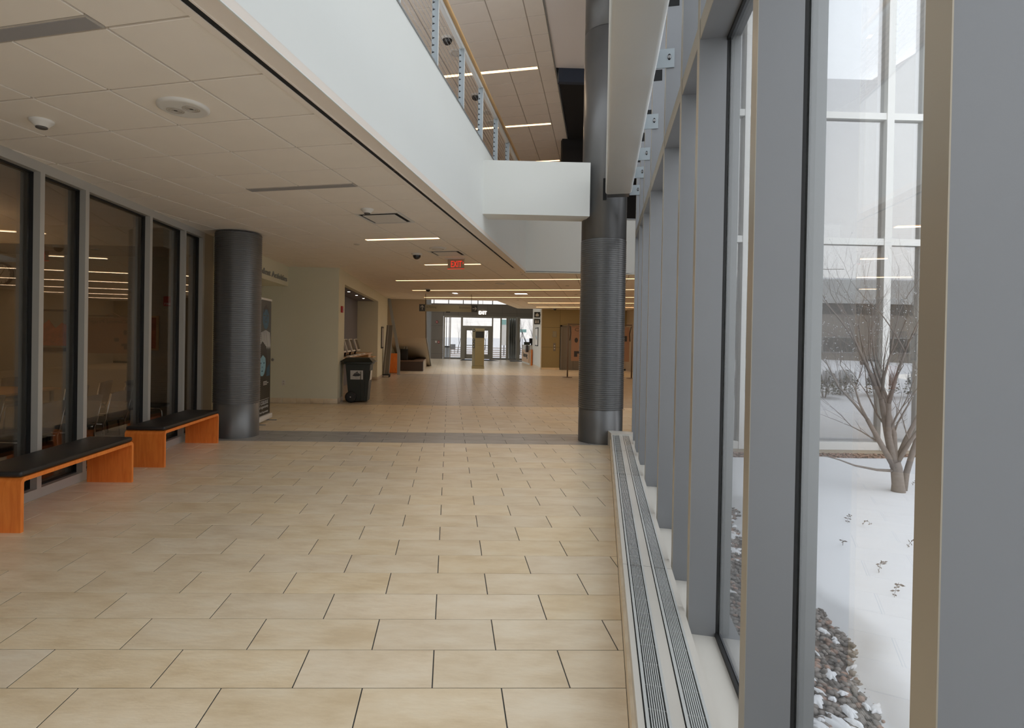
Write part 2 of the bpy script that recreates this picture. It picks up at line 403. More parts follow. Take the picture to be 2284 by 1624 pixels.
# ================================================================ LOWER CEILING
def ceil_regions():
    return [
        [(-1, 0, 3.78), (CC, -SS, -1.965), (0, 1, 12.9), (SS*-1, -CC, 5.0)],
        [(-1, 0, 2.52), (0, -1, -12.9), (0, 1, 23.15), (1, 0, 9.0)],
        [(0, -1, -23.15), (0, 1, 28.7), (-CC, SS, 4.22), (1, 0, 9.0)],
    ]
holes = []   # rectangles in (s,t) where fixtures sit
def s_of(x, y): return CC*x-SS*y
def t_of(x, y): return SS*x+CC*y
ceil_poly = [W(-1.965, -5), W(-1.965, 12.35), (9, 12.9), (9, 28.7), (3.4, 28.7), (2.13, 23.15), (-3.3, 23.15), (-3.3, 12.9), (-3.9, 12.9), (-3.9, -5)]
strips = [(2.30, -3.69, -2.47, False), (5.335, -3.69, -2.47, False), (8.40, -3.69, -2.47, True), (11.47, -3.69, -2.47, True),
          (14.60, -5.51, 3.5, True), (17.70, -6.10, 3.5, True), (20.84, -6.70, 3.5, True), (24.05, -3.12, 3.5, True), (27.20, -3.12, 3.0, True)]
SQ = [(-3.04, -2.50, 6.60, 7.23), (-3.04, -2.50, 9.68, 10.26)]
cb = B()
cp = [(-3.9, -5)]
ceiling = struct('ceiling', None, None)
deck = B()
for rg in ceil_regions():
    p = [(-9, -9), (12, -9), (12, 35), (-9, 35)]
    for h in rg: p = clip(p, *h)
    p = [(x, y+(-.03 if max(q[1] for q in p) < 13 else .09) if abs(y-12.9) < .01 else y) for x, y in p]
    deck.prism(p, CE+.16, CE+.19)
part('ceiling_deck', deck, M['dark'], ceiling)
G, T0, S0g = .61, 2.362, -3.686
CG = .017
panels = []
def hole_hit(s0, s1, t0, t1):
    for a in [(l[1], l[2], l[0]-.055, l[0]+.055) for l in strips]+SQ:
        if a[0] < s1 and a[1] > s0 and a[2] < t1 and a[3] > t0: return a
    return None
def sub_rects(s0, s1, t0, t1):
    rs = [(s0, s1, t0, t1)]
    for a in [(l[1], l[2], l[0]-.058, l[0]+.058) for l in strips]+[(q[0]-.03, q[1]+.03, q[2], q[3]) for q in SQ]:
        out = []
        for r in rs:
            if a[0] < r[1]-.01 and a[1] > r[0]+.01 and a[2] < r[3] and a[3] > r[2]:
                if a[2] > r[2]+.03: out.append((r[0], r[1], r[2], a[2]))
                if a[3] < r[3]-.03: out.append((r[0], r[1], a[3], r[3]))
                m0, m1 = max(a[2], r[2]), min(a[3], r[3])
                if a[0] > r[0]+.03: out.append((r[0], a[0], m0, m1))
                if a[1] < r[1]-.03: out.append((a[1], r[1], m0, m1))
            else: out.append(r)
        rs = out
    return rs
for i in range(-14, 26):
    for k in range(-11, 46):
        s0 = S0g+i*G; t0 = T0+k*G
        for (a0, a1, b0, b1) in sub_rects(s0+CG/2, s0+G-CG/2, t0+CG/2, t0+G-CG/2):
            base = [W(a0, b0), W(a1, b0), W(a1, b1), W(a0, b1)]
            for rg in ceil_regions():
                p = base
                for h in rg:
                    p = clip(p, *h)
                    if len(p) < 3: break
                if len(p) < 3 or area(p) < .002: continue
                x = sum(q[0] for q in p)/len(p); y = sum(q[1] for q in p)/len(p)
                vis = y > 1.9 and -.86*y < x+.4 and x < .9*y
                panels.append((x*x+y*y if vis else 9e9, x, y, p))
panels.sort(key=lambda a: a[0])
st = B()
for i, (d, x, y, p) in enumerate(panels):
    if i < 290 and d < 8e9:
        mb = B(); slab(mb, [(a-x, b-y) for a, b in p], 0, .014, 1, down=True); put('ceiling_panel', mb.mesh('ceiling_panel', M['cpanel']), ceiling, (x, y, CE-.004))
    else: slab(st, p, CE-.004, CE+.01, 1, down=True)
o = part('ceiling_panel_field', st, M['cpanel'], ceiling); o['kind'] = 'stuff'
g = B()     # exposed tees, recessed 6 mm above the panel faces
for rg in ceil_regions():
    p = [(-9, -9), (12, -9), (12, 35), (-9, 35)]
    for h in rg: p = clip(p, *h)
    for a in [0]:
        g.prism(p, CE+.0075, CE+.0092)
part('tee_grid', g, M['cgrid'], ceiling)

# linear slot diffuser and plaster margin beside the fascia
def bframe(name, label, cat, s, t, z, group=None): return thing(name, label, cat, BL(s, t, z), -ANG, group)
so = B()
so.box(-1.962, -1.913, -5, 12.15, CE-.012, CE+.03).box(-1.873, -1.862, -5, 12.15, CE-.012, CE+.03)
slot = put('slot_diffuser', None, None, (0, 0, 0), -ANG); tag(slot, 'long black linear slot diffuser along the edge of the tiled ceiling', 'air diffuser')
part('slot_frame', so, M['csoffit'], slot)
part('slot_opening', box(-1.9129, -1.8731, -5, 12.15, CE-.008, CE+.02), M['dark'], slot)
dv = B()
for k in range(12): dv.box(-1.912, -1.875, 1.27+k*1.22-.02, 1.27+k*1.22+.02, CE-.009, CE-.007)
part('blade_joiner', dv, M['black'], slot)['kind'] = 'stuff'
eg = B(); eg.box(-1.972, -1.9621, -5, 12.15, CE-.001, CE+.02)
part('shadow_line', eg, M['gasket'], slot)
mg = B(); p = [(-9, -9), (12, -9), (12, 35), (-9, 35)]
for h in [(-CC, SS, 1.862), (CC, -SS, -1.73), (0, 1, 12.9), (-SS, -CC, 5)]: p = clip(p, *h)
mg.prism(p, CE-.006, CE+.05)
p = [(-9, -9), (12, -9), (12, 35), (-9, 35)]
for h in [(-CC, SS, 1.965), (CC, -SS, -1.862), (0, 1, 12.9), (-SS, -CC, -12.15)]: p = clip(p, *h)
mg.prism(p, CE-.006, CE+.05)
struct('trim_1', mg, M['csoffit'])

# ================================================================ FASCIA, BULKHEAD, UPPER LEVEL
fa = B(); p = [(-9, -9), (12, -9), (12, 35), (-9, 35)]
for h in [(-CC, SS, 1.93), (CC, -SS, -1.73), (0, 1, 12.92), (-SS, -CC, 5)]: p = clip(p, *h)
fa.prism(p, CE+.04, 4.36)
p2 = [(-9, -9), (12, -9), (12, 35), (-9, 35)]
for h in [(-CC, SS, 1.742), (CC, -SS, -1.7301), (0, 1, 12.92), (-SS, -CC, 5)]: p2 = clip(p2, *h)
fa.prism(p2, CE-.012, CE+.04)
wf = struct('wall_balcony', fa, M['white'])
cp_ = B(); p = [(-9, -9), (12, -9), (12, 35), (-9, 35)]
for h in [(-CC, SS, 1.93), (CC, -SS, -1.722), (0, 1, 12.92), (-SS, -CC, 5)]: p = clip(p, *h)
cp_.prism(p, 4.36, 4.378)
part('metal_cap', cp_, M['alu_dark'], wf)
# back parapet, facing the camera above the far lower ceiling
bp = B().box(1.70, 9.0, 12.9, 13.1, CE-.02, 4.31)
wb = struct('wall_back_parapet', bp, M['white'])
part('coping', box(1.72, 9.0, 12.885, 13.115, 4.31, 4.335), M['alu_dark'], wb)
# bulkhead from fascia to the column
bk = B().box(.36, 2.02, 8.26, 8.645, 3.352, 4.135)
struct('beam_casing', bk, M['white'])
# upper floor slab (hidden structure)
us = B(); p = [(-9, -9), (12, -9), (12, 35), (-9, 35)]
for h in [(CC, -SS, -1.92), (0, 1, 12.95), (-SS, -CC, 5)]: p = clip(p, *h)
us.prism(p, 3.5, 3.9)
us.prism([(-6, 13.1), (9, 13.1), (9, 23), (-6, 23)], 3.5, 3.9)
struct('upper_floor', us, M['pinkw'])
UZ = 7.05
# upper ceiling panels
uc = struct('ceiling', None, None); uc.name = 'ceiling.001'
UL = [(8.45, -3.4, -1.37), (11.53, -3.4, -1.37), (14.58, -3.4, -1.37), (17.62, -3.4, -1.37), (20.7, -3.4, -1.37)]
ug = B(); ust = B(); n_u = 0
for i in range(-10, 2):
    for k in range(8, 36):
        s0 = -1.967+i*.61 if i < 1 else -1.357+(i-1)*.61; s1 = s0+.61
        if i == 1: s1 = -1.035
        t0 = T0+.01+k*.61; t1 = t0+.61
        rs = [(s0+CG/2, s1-CG/2, t0+CG/2, t1-CG/2)]
        out = []
        for r in rs:
            ok = True
            for (lt, a, b) in UL:
                if a < r[1]-.02 and b > r[0]+.02 and lt-.06 < r[3] and lt+.06 > r[2]:
                    if lt-.06 > r[2]+.02: out.append((r[0], r[1], r[2], lt-.06))
                    if lt+.06 < r[3]-.02: out.append((r[0], r[1], lt+.06, r[3]))
                    if a > r[0]+.03: out.append((r[0], a, max(r[2], lt-.06), min(r[3], lt+.06)))
                    ok = False
            if ok: out.append(r)
        for r in out:
            p = [W(r[0], r[2]), W(r[1], r[2]), W(r[1], r[3]), W(r[0], r[3])]
            if -3.8 < (s0+s1)/2 and 7.5 < t0 < 22:
                x, y = p[0]; mb = B(); slab(mb, [(a-x, b-y) for a, b in p], 0, .014, 1, down=True)
                put('ceiling_panel', mb.mesh('ceiling_panel', M['cpanel']), uc, (x, y, UZ-.004))
            else: slab(ust, p, UZ-.004, UZ+.01, 1, down=True)
o = part('ceiling_panel_field', ust, M['cpanel'], uc); o['kind'] = 'stuff'
part('tee_grid', B().prism([W(-8, 7.2), W(-1.035, 7.2), W(-1.035, 24.3), W(-8, 24.3)], UZ+.0075, UZ+.2), M['cgrid'], uc)
part('edge_trim', B().prism([W(-1.035, 7.2), W(-1.018, 7.2), W(-1.018, 24.3), W(-1.035, 24.3)], UZ-.012, UZ+.25), M['alu_dark'], uc)
pk = B(); p = [(-9, -9), (14, -9), (14, 35), (-9, 35)]
for h in [(-CC, SS, 1.018), (0, 1, 11.5), (-SS, -CC, -7.2), (CC, -SS, .62)]: p = clip(p, *h)
pk.prism(p, UZ+.01, UZ+.25)
pk.prism([(2.5, 8.6), (3.3, 8.6), (3.3, 11.5), (2.5, 11.5)], UZ+.012, UZ+.24)
struct('ceiling', pk, M['pinkw']).name = 'ceiling.002'
nv = B().box(2.13, 3.3, 11.5, 11.62, UZ-.27, UZ+.01)
struct('trim_2', nv, M['navy'])
struct('added_wing_skylight', B().box(3.3, 9.1, 8.6, 12.7, UZ+.34, UZ+.35), M['glass'])  # unseen skylight over the wing, added to brighten the back parapet
bw = B().box(3.0, 9, 15.5, 15.7, 3.9, 10)
bw.prism([W(-1.0, 11.9), W(-.95, 11.9), W(-.95, 24), W(-1.0, 24)], UZ+.2, 10)
p = [(-9, -9), (14, -9), (14, 35), (-9, 35)]
for h in [(-CC, SS, 1.0), (0, -1, -11.63), (0, 1, 15.6), (1, 0, 9)]: p = clip(p, *h)
bw.prism(p, UZ+.0, UZ+.02)
bw.prism([(2.0, 12.7), (9, 12.7), (9, 15.6), (2.0, 15.6)], 10, 10.1)
struct('wall_upper_dark', bw, M['near_black'])
struct('wall_upper_warm', box(5.2, 5.9, 15.2, 15.45, 3.9, 6.3), M['orange_wall'])
ub = B().prism([W(-8.1, 7), W(-8, 7), W(-8, 24.3), W(-8.1, 24.3)], 3.9, UZ+.2).box(-4, 12, 22.6, 22.8, 3.9, UZ+.2)
struct('wall_upper', ub, M['wall_warm'])

# balustrade on the fascia
bal = put('balustrade', None, None, (0, 0, 0), -ANG)
tag(bal, 'grey steel balustrade with horizontal cables and wooden handrail above the white fascia', 'railing')
pt = [2.3, 3.45, 4.597, 5.743, 6.89, 8.02, 9.20, 10.37, 11.5]
for t in pt:
    b1 = B().box(-1.808, -1.738, t-.006, t+.006, 4.378, 5.155)
    b1.box(-1.83, -1.76, t-.05, t+.05, 4.37, 4.386)
    po = part('baluster', b1, M['plate'], bal)
    ed = B().box(-1.738, -1.733, t-.008, t+.004, 4.378, 5.155); part('bright_edge', ed, M['conv_edge'], po)
    nb = B()
    for k in range(9):
        z = 4.46+k*.075; nb.prism([(-1.802, z), (-1.775, z+.012), (-1.802, z+.024)], t-.0075, t-.006, axis='y')
    part('cable_notch', nb, M['dark'], po)['kind'] = 'stuff'
for k in range(9):
    z = 4.472+k*.075
    part('cable', B().tube([(-1.79, .5, z), (-1.79, 13.0, z)], .0028, 6), M['chrome'], bal)
part('top_rail', B().box(-1.80, -1.752, .5, 12.9, 5.15, 5.205), M['steel'], bal)
part('handrail', B().bbox(-1.762, -1.715, .5, 12.9, 5.205, 5.25, .012), M['railwood'], bal)

# ================================================================ LEFT GLAZED PARTITION
wl = struct('wall_left', None, None)
my = [1.6, 2.6, 3.35, 4.22, 5.28, 5.925, 7.175, 8.09, 8.69]
for y in my:
    mu = part('mullion', B().box(-3.812, -3.75, y, y+.058, .088, 2.985), M['frame_left'], wl)
    part('gasket', B().box(-3.852, -3.812, y+.004, y+.054, .09, 2.984), M['gasket'], mu)
    part('room_side_cap', B().box(-3.93, -3.864, y, y+.058, .09, 2.984), M['alu_dark'], mu)
part('head_rail', B().box(-3.93, -3.75, 0, 8.75, 2.985, CE-.002), M['frame_left'], wl)
part('sill_rail', B().box(-3.93, -3.752, 0, 8.75, 0, .088), M['frame_left'], wl)
gk = B()
for a, b in zip(my[:-1], my[1:]):
    gk.box(-3.85, -3.815, a+.058, b, 2.972, 2.985); gk.box(-3.85, -3.815, a+.058, b, .088, .1)
part('glazing_gasket', gk, M['gasket'], wl)
for a, b in zip(my[:-1], my[1:]):
    part('glass_pane', B().box(-3.862, -3.855, a+.05, b+.008, .06, 3.0), M['glass_room'], wl)

# meeting room behind the glass
rm = B(); rm.box(-10.1, -10, 0, 9.1, 0, 3.1).box(-10, -3.93, 8.98, 9.1, 0, 3.078).box(-10, -3.93, -.1, 0, 0, 3.1).box(-3.93, -3.76, 8.75, 9.1, 0, CE)
struct('wall_meeting_room', rm, M['wall_conf'])
struct('floor', box(-10, -3.93, 0, 9, -.2, 0), M['carpet']).name = 'floor.001'
struct('ceiling', box(-10, -3.93, 0, 9, 2.98, 3.3), M['csoffit']).name = 'ceiling.003'
struct('trim_3', box(-10, -3.95, 7.9, 8.98, 2.72, 2.98), M['wall_warm'])

# wall opening beyond the column, header with lettering, facing wall
hd = B().box(-3.78, -3.66, 9.1, 12.9, 2.63, CE)
struct('wall_header', hd, M['wall'])
sg = tag(text('wall_lettering', 'Student Activities', .2, (-3.655, 10.72, 2.725), '+x', M['alu_dark'], None, .012, width=2.03, yscale=.85), 'raised grey Student Activities letters on the wall header past the left column', 'sign')
fw = B().box(-5.6, -2.52, 12.9, 13.05, 0, CE).box(-5.6, -5.5, 9.12, 12.9, 0, CE).box(-5.6, -3.78, 9.1, 9.12, 0, CE).box(-5.5, -3.78, 9.1, 12.9, 2.63, 2.7)
struct('wall_facing', fw, M['wall'])
# niche wall
nw = B()
nw.box(-2.66, -2.52, 13.05, 13.62, 0, CE).box(-2.66, -2.52, 13.62, 19.95, 2.765, CE).box(-2.66, -2.52, 19.95, 22.95, 0, CE)
nw.box(-3.25, -2.66, 19.95, 20.1, 0, 2.9).box(-3.25, -2.66, 13.45, 13.6, 0, 2.9)
struct('wall_niche', nw, M['wall'])
struct('wall_niche_back', box(-3.35, -3.24, 13.5, 20.0, 0, 2.9), M['blue'])
struct('ceiling', box(-3.25, -2.66, 13.5, 20, 2.765, 2.9), M['blue']).name = 'ceiling.004'
# tile bases
bs = struct('baseboard_facing', None, None)
for k in range(6):
    x1 = -2.52-k*.305
    if x1-.305 < -4.4: break
    part('base_tile', B().bbox(x1-.302, x1, 12.885, 12.9, 0, .11, .002), M['tile'], bs)
bn = struct('baseboard_niche', None, None)
for k in range(2): part('base_tile', B().bbox(-2.52, -2.505, 12.9+k*.305, 13.2+k*.305, 0, .11, .002), M['tile_grey'], bn)
for k in range(9): part('base_tile', B().bbox(-2.52, -2.505, 19.96+k*.305, 20.26+k*.305, 0, .11, .002), M['tile_grey'], bn)
part('base_tile', B().bbox(-3.2, -2.52, 19.935, 19.95, 0, .11, .002), M['tile_grey'], bn)

# stairs enclosure at the far left
sw = B()
sw.prism([(23.15, CE+.1), (23.3, CE+.1), (24.12, 1.58), (30.85, 0), (30.6, 0), (24.0, 1.5)], -2.7, -1.02, axis='x')
so_ = struct('wall_stair_soffit', sw, M['wall_warm'])
struct('wall_stair_side', B().box(-3.3, -2.6, 22.95, 31, 0, CE+.3), M['wall'])
ed = B().prism([(-1.02, CE+.1), (-.93, CE+.1), (-1.03, 1.5), (-1.0, 0), (-1.12, 0), (-1.13, 1.5)], 30.5, 30.7, axis='y')
rail = B().prism([(-2.54, CE), (-2.42, CE), (-1.99, .83), (-1.99, 0), (-2.10, 0), (-2.10, .83)], 22.97, 23.09, axis='y')
struct('trim_4', rail, M['alu_dark'])
struct('trim_5', B().prism([(23.2, CE+.05), (23.35, CE+.05), (24.2, 1.6), (30.95, 0), (30.75, 0), (24.05, 1.5)], -1.02, -.97, axis='x'), M['door_grey'])

# ================================================================ COLUMNS
def column(x, y, ztop, label, wrap_top=3.06, joints=()):
    t = thing('round_column', label, 'column', (x, y, 0)); r = .335
    b = B().lathe([(r-.005, 0), (r-.005, .49), (r-.012, .495), (r-.012, .505)], 64, caps=False); part('base_sleeve', b, M['col'], t)
    pr = []; z = .505; n = int((min(wrap_top, ztop)-.505)/.031)
    for i in range(n):
        pr += [(r-.003, z), (r+.003, z+.006), (r+.003, z+.019), (r-.003, z+.025), (r-.003, z+.031)]; z += .031
    part('corrugated_wrap', B().lathe(pr, 64, smooth=False, caps=False), M['col'], t)
    if ztop > wrap_top+.2:
        zz = z
        for j in list(joints)+[ztop]:
            part('smooth_casing', B().lathe([(r-.02, zz), (r-.001, zz+.006), (r-.001, j-.006), (r-.02, j)], 64, caps=False), M['col'], t); zz = j
    part('joint_screw', B().lathe([(.008, -.003), (.008, .003)], 12, (r-.02, -.15, .50)), M['chrome'], t)
    return t
c1 = column(-3.225, 8.71, CE-.004, 'dark ribbed round column at the end of the left glass partition')
c2 = column(2.325, 8.60, UZ, 'dark round column on the right, ribbed below and smooth up through the atrium', joints=(6.18,))

# ================================================================ RIGHT CURTAIN WALL (s = .44 inner face)
wr = put('wall_right', None, None, (0, 0, 0), -ANG); wr['kind'] = 'structure'
TM = [-3.2, -2.2, -1.3, -.1, .878, 1.878, 3.003, 3.656, 4.64, 5.94, 6.95, 7.70, 8.59]
SM = .44
for i, t in enumerate(TM):
    mu = part('mullion', B().box(SM+.002, .568, t, t+.064, .06, UZ), M['alu'], wr)
    part('front_face', B().box(SM, SM+.002, t-.0003, t+.0643, .06, UZ), M['alu_warm'], mu)
    part('gasket', B().box(.568, .579, t+.002, t+.062, .06, UZ), M['gasket'], mu)
    part('outer_cap', B().box(.586, .632, t+.004, t+.060, -.1, UZ), M['alu_dark'], mu)
    part('splice_gap', B().box(SM+.004, .53, t-.002, t, 4.13, 4.24), M['dark'], mu)
tr = part('transom', B().box(SM+.006, .568, -3.2, 8.62, 3.035, 3.135), M['alu'], wr)
part('front_face', B().box(SM+.003, SM+.006, -3.2, 8.62, 3.035, 3.135), M['alu_warm'], tr)
part('sill', B().box(SM-.02, .568, -3.2, 8.62, -.1, .085), M['conv'], wr)
gs = B(); gs.box(.566, .579, -3.2, 8.62, .085, .105).box(.566, .579, -3.2, 8.62, 3.02, 3.035).box(.566, .579, -3.2, 8.62, 3.135, 3.15)
part('glazing_gasket', gs, M['gasket'], wr)
os_ = B().box(.586, .70, -3.2, 8.66, -.14, .055).box(.586, .66, -3.2, 8.66, .055, .10).box(.586, .632, -3.2, 8.66, 3.04, 3.13)
part('outer_sill', os_, M['alu'], wr)
for a, b in zip(TM[:-1], TM[1:]):
    part('glass_pane', B().box(.579, .586, a+.03, b+.034, .08, 3.085), M['glass'], wr)
    part('glass_pane', B().box(.579, .586, a+.03, b+.034, 3.085, UZ), M['glass'], wr)
part('head_rail', B().box(SM, .64, -3.2, 8.66, UZ-.1, UZ+.02), M['alu'], wr)

# silver box beam with bracket plates
bm_ = thing('box_beam', 'silver painted box beam running along the window wall into the right column', 'beam', (0, 0, 0), -ANG)
part('tube', B().bbox(.004, .352, -2, 8.05, 3.54, 3.96, .035), M['steel'], bm_)
part('end_collar', B().box(.03, .33, 8.05, 8.45, 3.6, 3.9), M['col'], bm_)
for t in TM[4:]:
    pl = part('bracket_plate', B().box(.345, .50, t-.012, t-.002, 3.655, 3.80), M['plate'], bm_)
    part('bolt_slot', B().lathe([(.013, -.001), (.013, .001)], 12, xf=Matrix.Translation((.462, t-.0125, 3.735)) @ Matrix.Rotation(PI/2, 4, 'X') @ Matrix.Scale(1.9, 4, (0, 1, 0))), M['dark'], pl)
    part('bolt', B().lathe([(.015, -.001), (.015, .004), (.009, .004), (.009, .014)], 6, xf=Matrix.Translation((.462, t-.013, 3.735)) @ Matrix.Rotation(PI/2, 4, 'X'), smooth=False), M['chrome'], pl)
part('column_pocket', B().prism([W(-.03, 8.145), W(.02, 8.145), W(.02, 8.18), W(-.03, 8.18)], 3.50, 3.80), M['dark'], bm_).parent = None
for o in [x for x in bpy.data.objects if x.name.startswith('column_pocket')]: o.name = 'beam_pocket'; tag(o, 'dark square pocket cut in the right column beside the box beam', 'opening')

# floor convector
cv = thing('floor_convector', 'low cream floor convector with two slotted grilles along the window wall', 'radiator', (0, 0, 0), -ANG)
T_A, T_B = -3.0, 8.36
part('base_curb', B().box(.132, .42, T_A, T_B, 0, .12), M['tile'], cv)
ct = B()
ct.box(.146, .170, T_A, T_B, .10, .19).box(.263, .3075, T_A, T_B, .12, .19).box(.397, .425, T_A, T_B, .10, .19)
ct.box(.146, .425, T_B, T_B+.012, .0, .19)
part('cover', ct, M['conv'], cv)
part('well', box(.170, .397, T_A, T_B, .12, .135), M['dark'], cv)
k = B()
for s in (.1715, .3085): k.box(s, s+.003, T_A, T_B, .15, .1895)
part('shadow_gap', k, M['dark'], cv)
seg = 1.83
for a, b in ((.1755, .2625), (.3125, .3965)):
    fr = B().box(a, a+.0125, T_A, T_B, .14, .193).box(b-.0105, b, T_A, T_B, .14, .193)
    gr = part('grille_frame', fr, M['conv_edge'], cv)
    w = (b-.0105)-(a+.0125); nn = 8
    for i in range(1, nn):
        s = a+.0125+w*i/nn; part('blade', B().box(s-.0021, s+.0021, T_A, T_B, .165, .190), M['conv_edge'], gr)
    cb_ = B(); t = T_A
    while t < T_B: cb_.box(a+.0125, b-.0105, t, t+.006, .160, .183); t += .1525
    part('cross_bar', cb_, M['louver'], gr)['kind'] = 'stuff'
for j in (2.04, 3.55, 5.95, 7.2):
    part('cover_joint', box(.1459, .4251, j, j+.0015, .1, .1904), M['gasket'], cv)
cap = B().prism([(.146, 8.372), (.44, 8.372), (.46, 8.62), (.10, 8.62)], .0, .21)
part('end_cap', cap, M['conv'], cv)

# return wall: end of curtain wall, courtyard facade
en = B().prism([W(.44, 8.66), W(.64, 8.66), (2.95, 8.6), (2.95, 8.5)], -.1, UZ)
struct('wall_return', B().box(2.83, 2.9, 8.36, 8.60, -.1, UZ), M['alu_dark'])
wc = struct('wall_courtyard', None, None)
for x in (2.86, 3.62, 4.43, 5.35, 6.63, 7.23, 8.4, 9.6, 10.8, 12.0, 13.2):
    part('mullion', B().box(x, x+.075 if x != 6.63 else x+.11, 8.50, 8.72, -.08, 7.2), M['facade'], wc)
for z0, z1 in ((-.08, .035), (3.07, 3.17), (4.99, 5.09), (7.1, 7.3)):
    part('rail', B().box(2.87, 14, 8.515, 8.70, z0, z1), M['facade'], wc)
xs = [2.86, 3.62, 4.43, 5.35, 6.63, 7.23, 8.4, 9.6, 10.8, 12.0, 13.2]
for a, b in zip(xs[:-1], xs[1:]):
    for z0, z1 in ((.035, 3.07), (3.17, 4.99), (5.09, 7.1)):
        part('glass_pane', B().box(a+.04, b+.04, 8.575, 8.585, z0-.02, z1+.02), M['mirror'], wc)
part('plinth', B().box(2.87, 14, 8.52, 8.68, -.35, -.08), M['wall_warm'], wc)
# wing interior behind the facade (blocks the sky, dark)
struct('wall_wing', B().box(9.0, 9.15, 8.7, 41, 0, UZ+.2), M['wall_warm'])
struct('roof', B().box(-8, 3.3, 8.6, 23, UZ+.3, UZ+.4).box(3.3, 9.1, 12.7, 23, UZ+.3, UZ+.4).prism([W(-8.2, 7.2), W(.7, 7.2), W(.7, 9.5), W(-8.2, 9.5)], UZ+.26, UZ+.36), M['pinkw'])
rw = put('wall_rear_added_glazing', None, None, (0, 0, 0), -ANG); rw['kind'] = 'structure'  # unseen rear wall, its glazing added to light surfaces facing the camera
part('pier', B().box(-.7, .66, -3.4, -3.25, 0, UZ+.3).box(-9, -7, -3.4, -3.25, 0, UZ+.3).box(-7, -.7, -3.4, -3.25, 2.95, 4.3).box(-7, -.7, -3.4, -3.25, 6.6, UZ+.3), M['wall_warm'], rw)
for k in range(7): part('mullion', B().box(-7+k*1.05, -6.94+k*1.05, -3.4, -3.25, 0, 6.6), M['alu'], rw)
for z0, z1 in ((.02, 2.95), (4.3, 6.6)): part('glass_pane', B().box(-7, -.7, -3.33, -3.32, z0, z1), M['glass'], rw)
sk = struct('added_atrium_skylight', None, None)      # unseen roof glazing, added to bring more daylight into the near atrium
for t in (-3.2, -.7, 1.8, 4.3, 6.9): part('added_skylight_bar', B().prism([W(-8.2, t), W(.66, t), W(.66, t+.1), W(-8.2, t+.1)], UZ+.2, UZ+.34), M['alu'], sk)
part('added_skylight_glass', B().prism([W(-8.2, -3.2), W(.66, -3.2), W(.66, 7.2), W(-8.2, 7.2)], UZ+.34, UZ+.35), M['glass'], sk)
struct('wall_upper_side', B().prism([W(-8.3, -3.4), W(-8.2, -3.4), W(-8.2, 24.3), W(-8.3, 24.3)], 3.9, UZ+.3), M['white'])

# ================================================================ CEILING FIXTURES
order = ['nearest', 'second', 'third', 'fourth', 'fifth', 'sixth', 'seventh', 'eighth', 'ninth']
def strip_light(t, s0, s1, lit, z, name, label, group):
    c = (s0+s1)/2; th = bframe('strip_light', label, 'ceiling light', c, t, z-.004, group); L = (s1-s0)/2
    part('housing', B().box(-L, L, -.055, -.048, -.004, .05).box(-L, L, .048, .055, -.004, .05).box(-L, -L+.008, -.048, .048, -.004, .05).box(L-.008, L, -.048, .048, -.004, .05).box(-L, L, -.055, .055, .05, .06), M['cgrid'], th)
    part('diffuser', B().box(-L+.008, L-.008, -.048, .048, -.0065, .01), M['lit'] if lit else M['unlit'], th)
    if lit:
        la = bpy.data.lights.new('strip_lamp', 'AREA'); la.shape = 'RECTANGLE'; la.size = 2*L-.02; la.size_y = .09; la.energy = (1.5 if z < 4 else 2.6)*L*2; la.color = (1, .76, .52)
        lo = bpy.data.objects.new('strip_lamp', la); C.objects.link(lo); lo.parent = th; lo.location = (0, 0, -.016); lo.visible_camera = False
    return th
lab = ['unlit recessed strip light at the left end of the near ceiling', 'unlit recessed strip light in the ceiling before the left column',
       'short lit strip light just beyond the square ceiling vent', 'short lit strip light behind the exit sign',
       'first long lit strip light crossing the far ceiling', 'second long lit strip light, with a camera dome in front of it',
       'third long lit strip light above the hanging direction sign', 'lit strip light above the white wall, second from the ochre wall', 'lit strip light right above the ochre wall panel']
for (t, s0, s1, lit), lb in zip(strips, lab): strip_light(t, s0, s1, lit, CE, '', lb, 'strip lights in the lower ceiling')
ul = ['upper level strip light hidden highest behind the fascia', 'nearer lit strip light on the upper ceiling', 'farther lit strip light on the upper ceiling', 'faint far strip light at the end of the upper ceiling', 'last strip light deep in the upper ceiling']
for (t, a, b), lb in list(zip(UL, ul))[1:4]: strip_light(t, a, b, True, UZ, '', lb, 'strip lights in the upper ceiling')

def dome_cam(s, t, z, label, r=.075, sc_=1):
    th = bframe('camera_dome', label, 'security camera', s, t, z-.004, 'dome cameras')
    part('collar', B().lathe([(r*1.35, 0), (r*1.35, -.02), (r*1.05, -.035)], 24), M['fix'], th)
    part('dome', B().lathe([(r*math.cos(a), -.035-r*math.sin(a)) for a in [i*PI/2/7 for i in range(8)]], 24), M['smoke'], th)
dome_cam(-3.343, 9.92, CE, 'dark dome camera on the ceiling left of the exit sign')
dome_cam(-5.37, 17.1, CE, 'dark dome camera in front of the second long strip light')
dome_cam(-2.30, 28.2, CE, 'small dome camera at the ceiling above the ochre wall')
dome_cam(-2.873, 10.07, UZ, 'nearer dome camera on the upper ceiling behind the cables', .09)
dome_cam(-2.894, 12.56, UZ, 'farther dome camera on the upper ceiling behind the cables', .09)

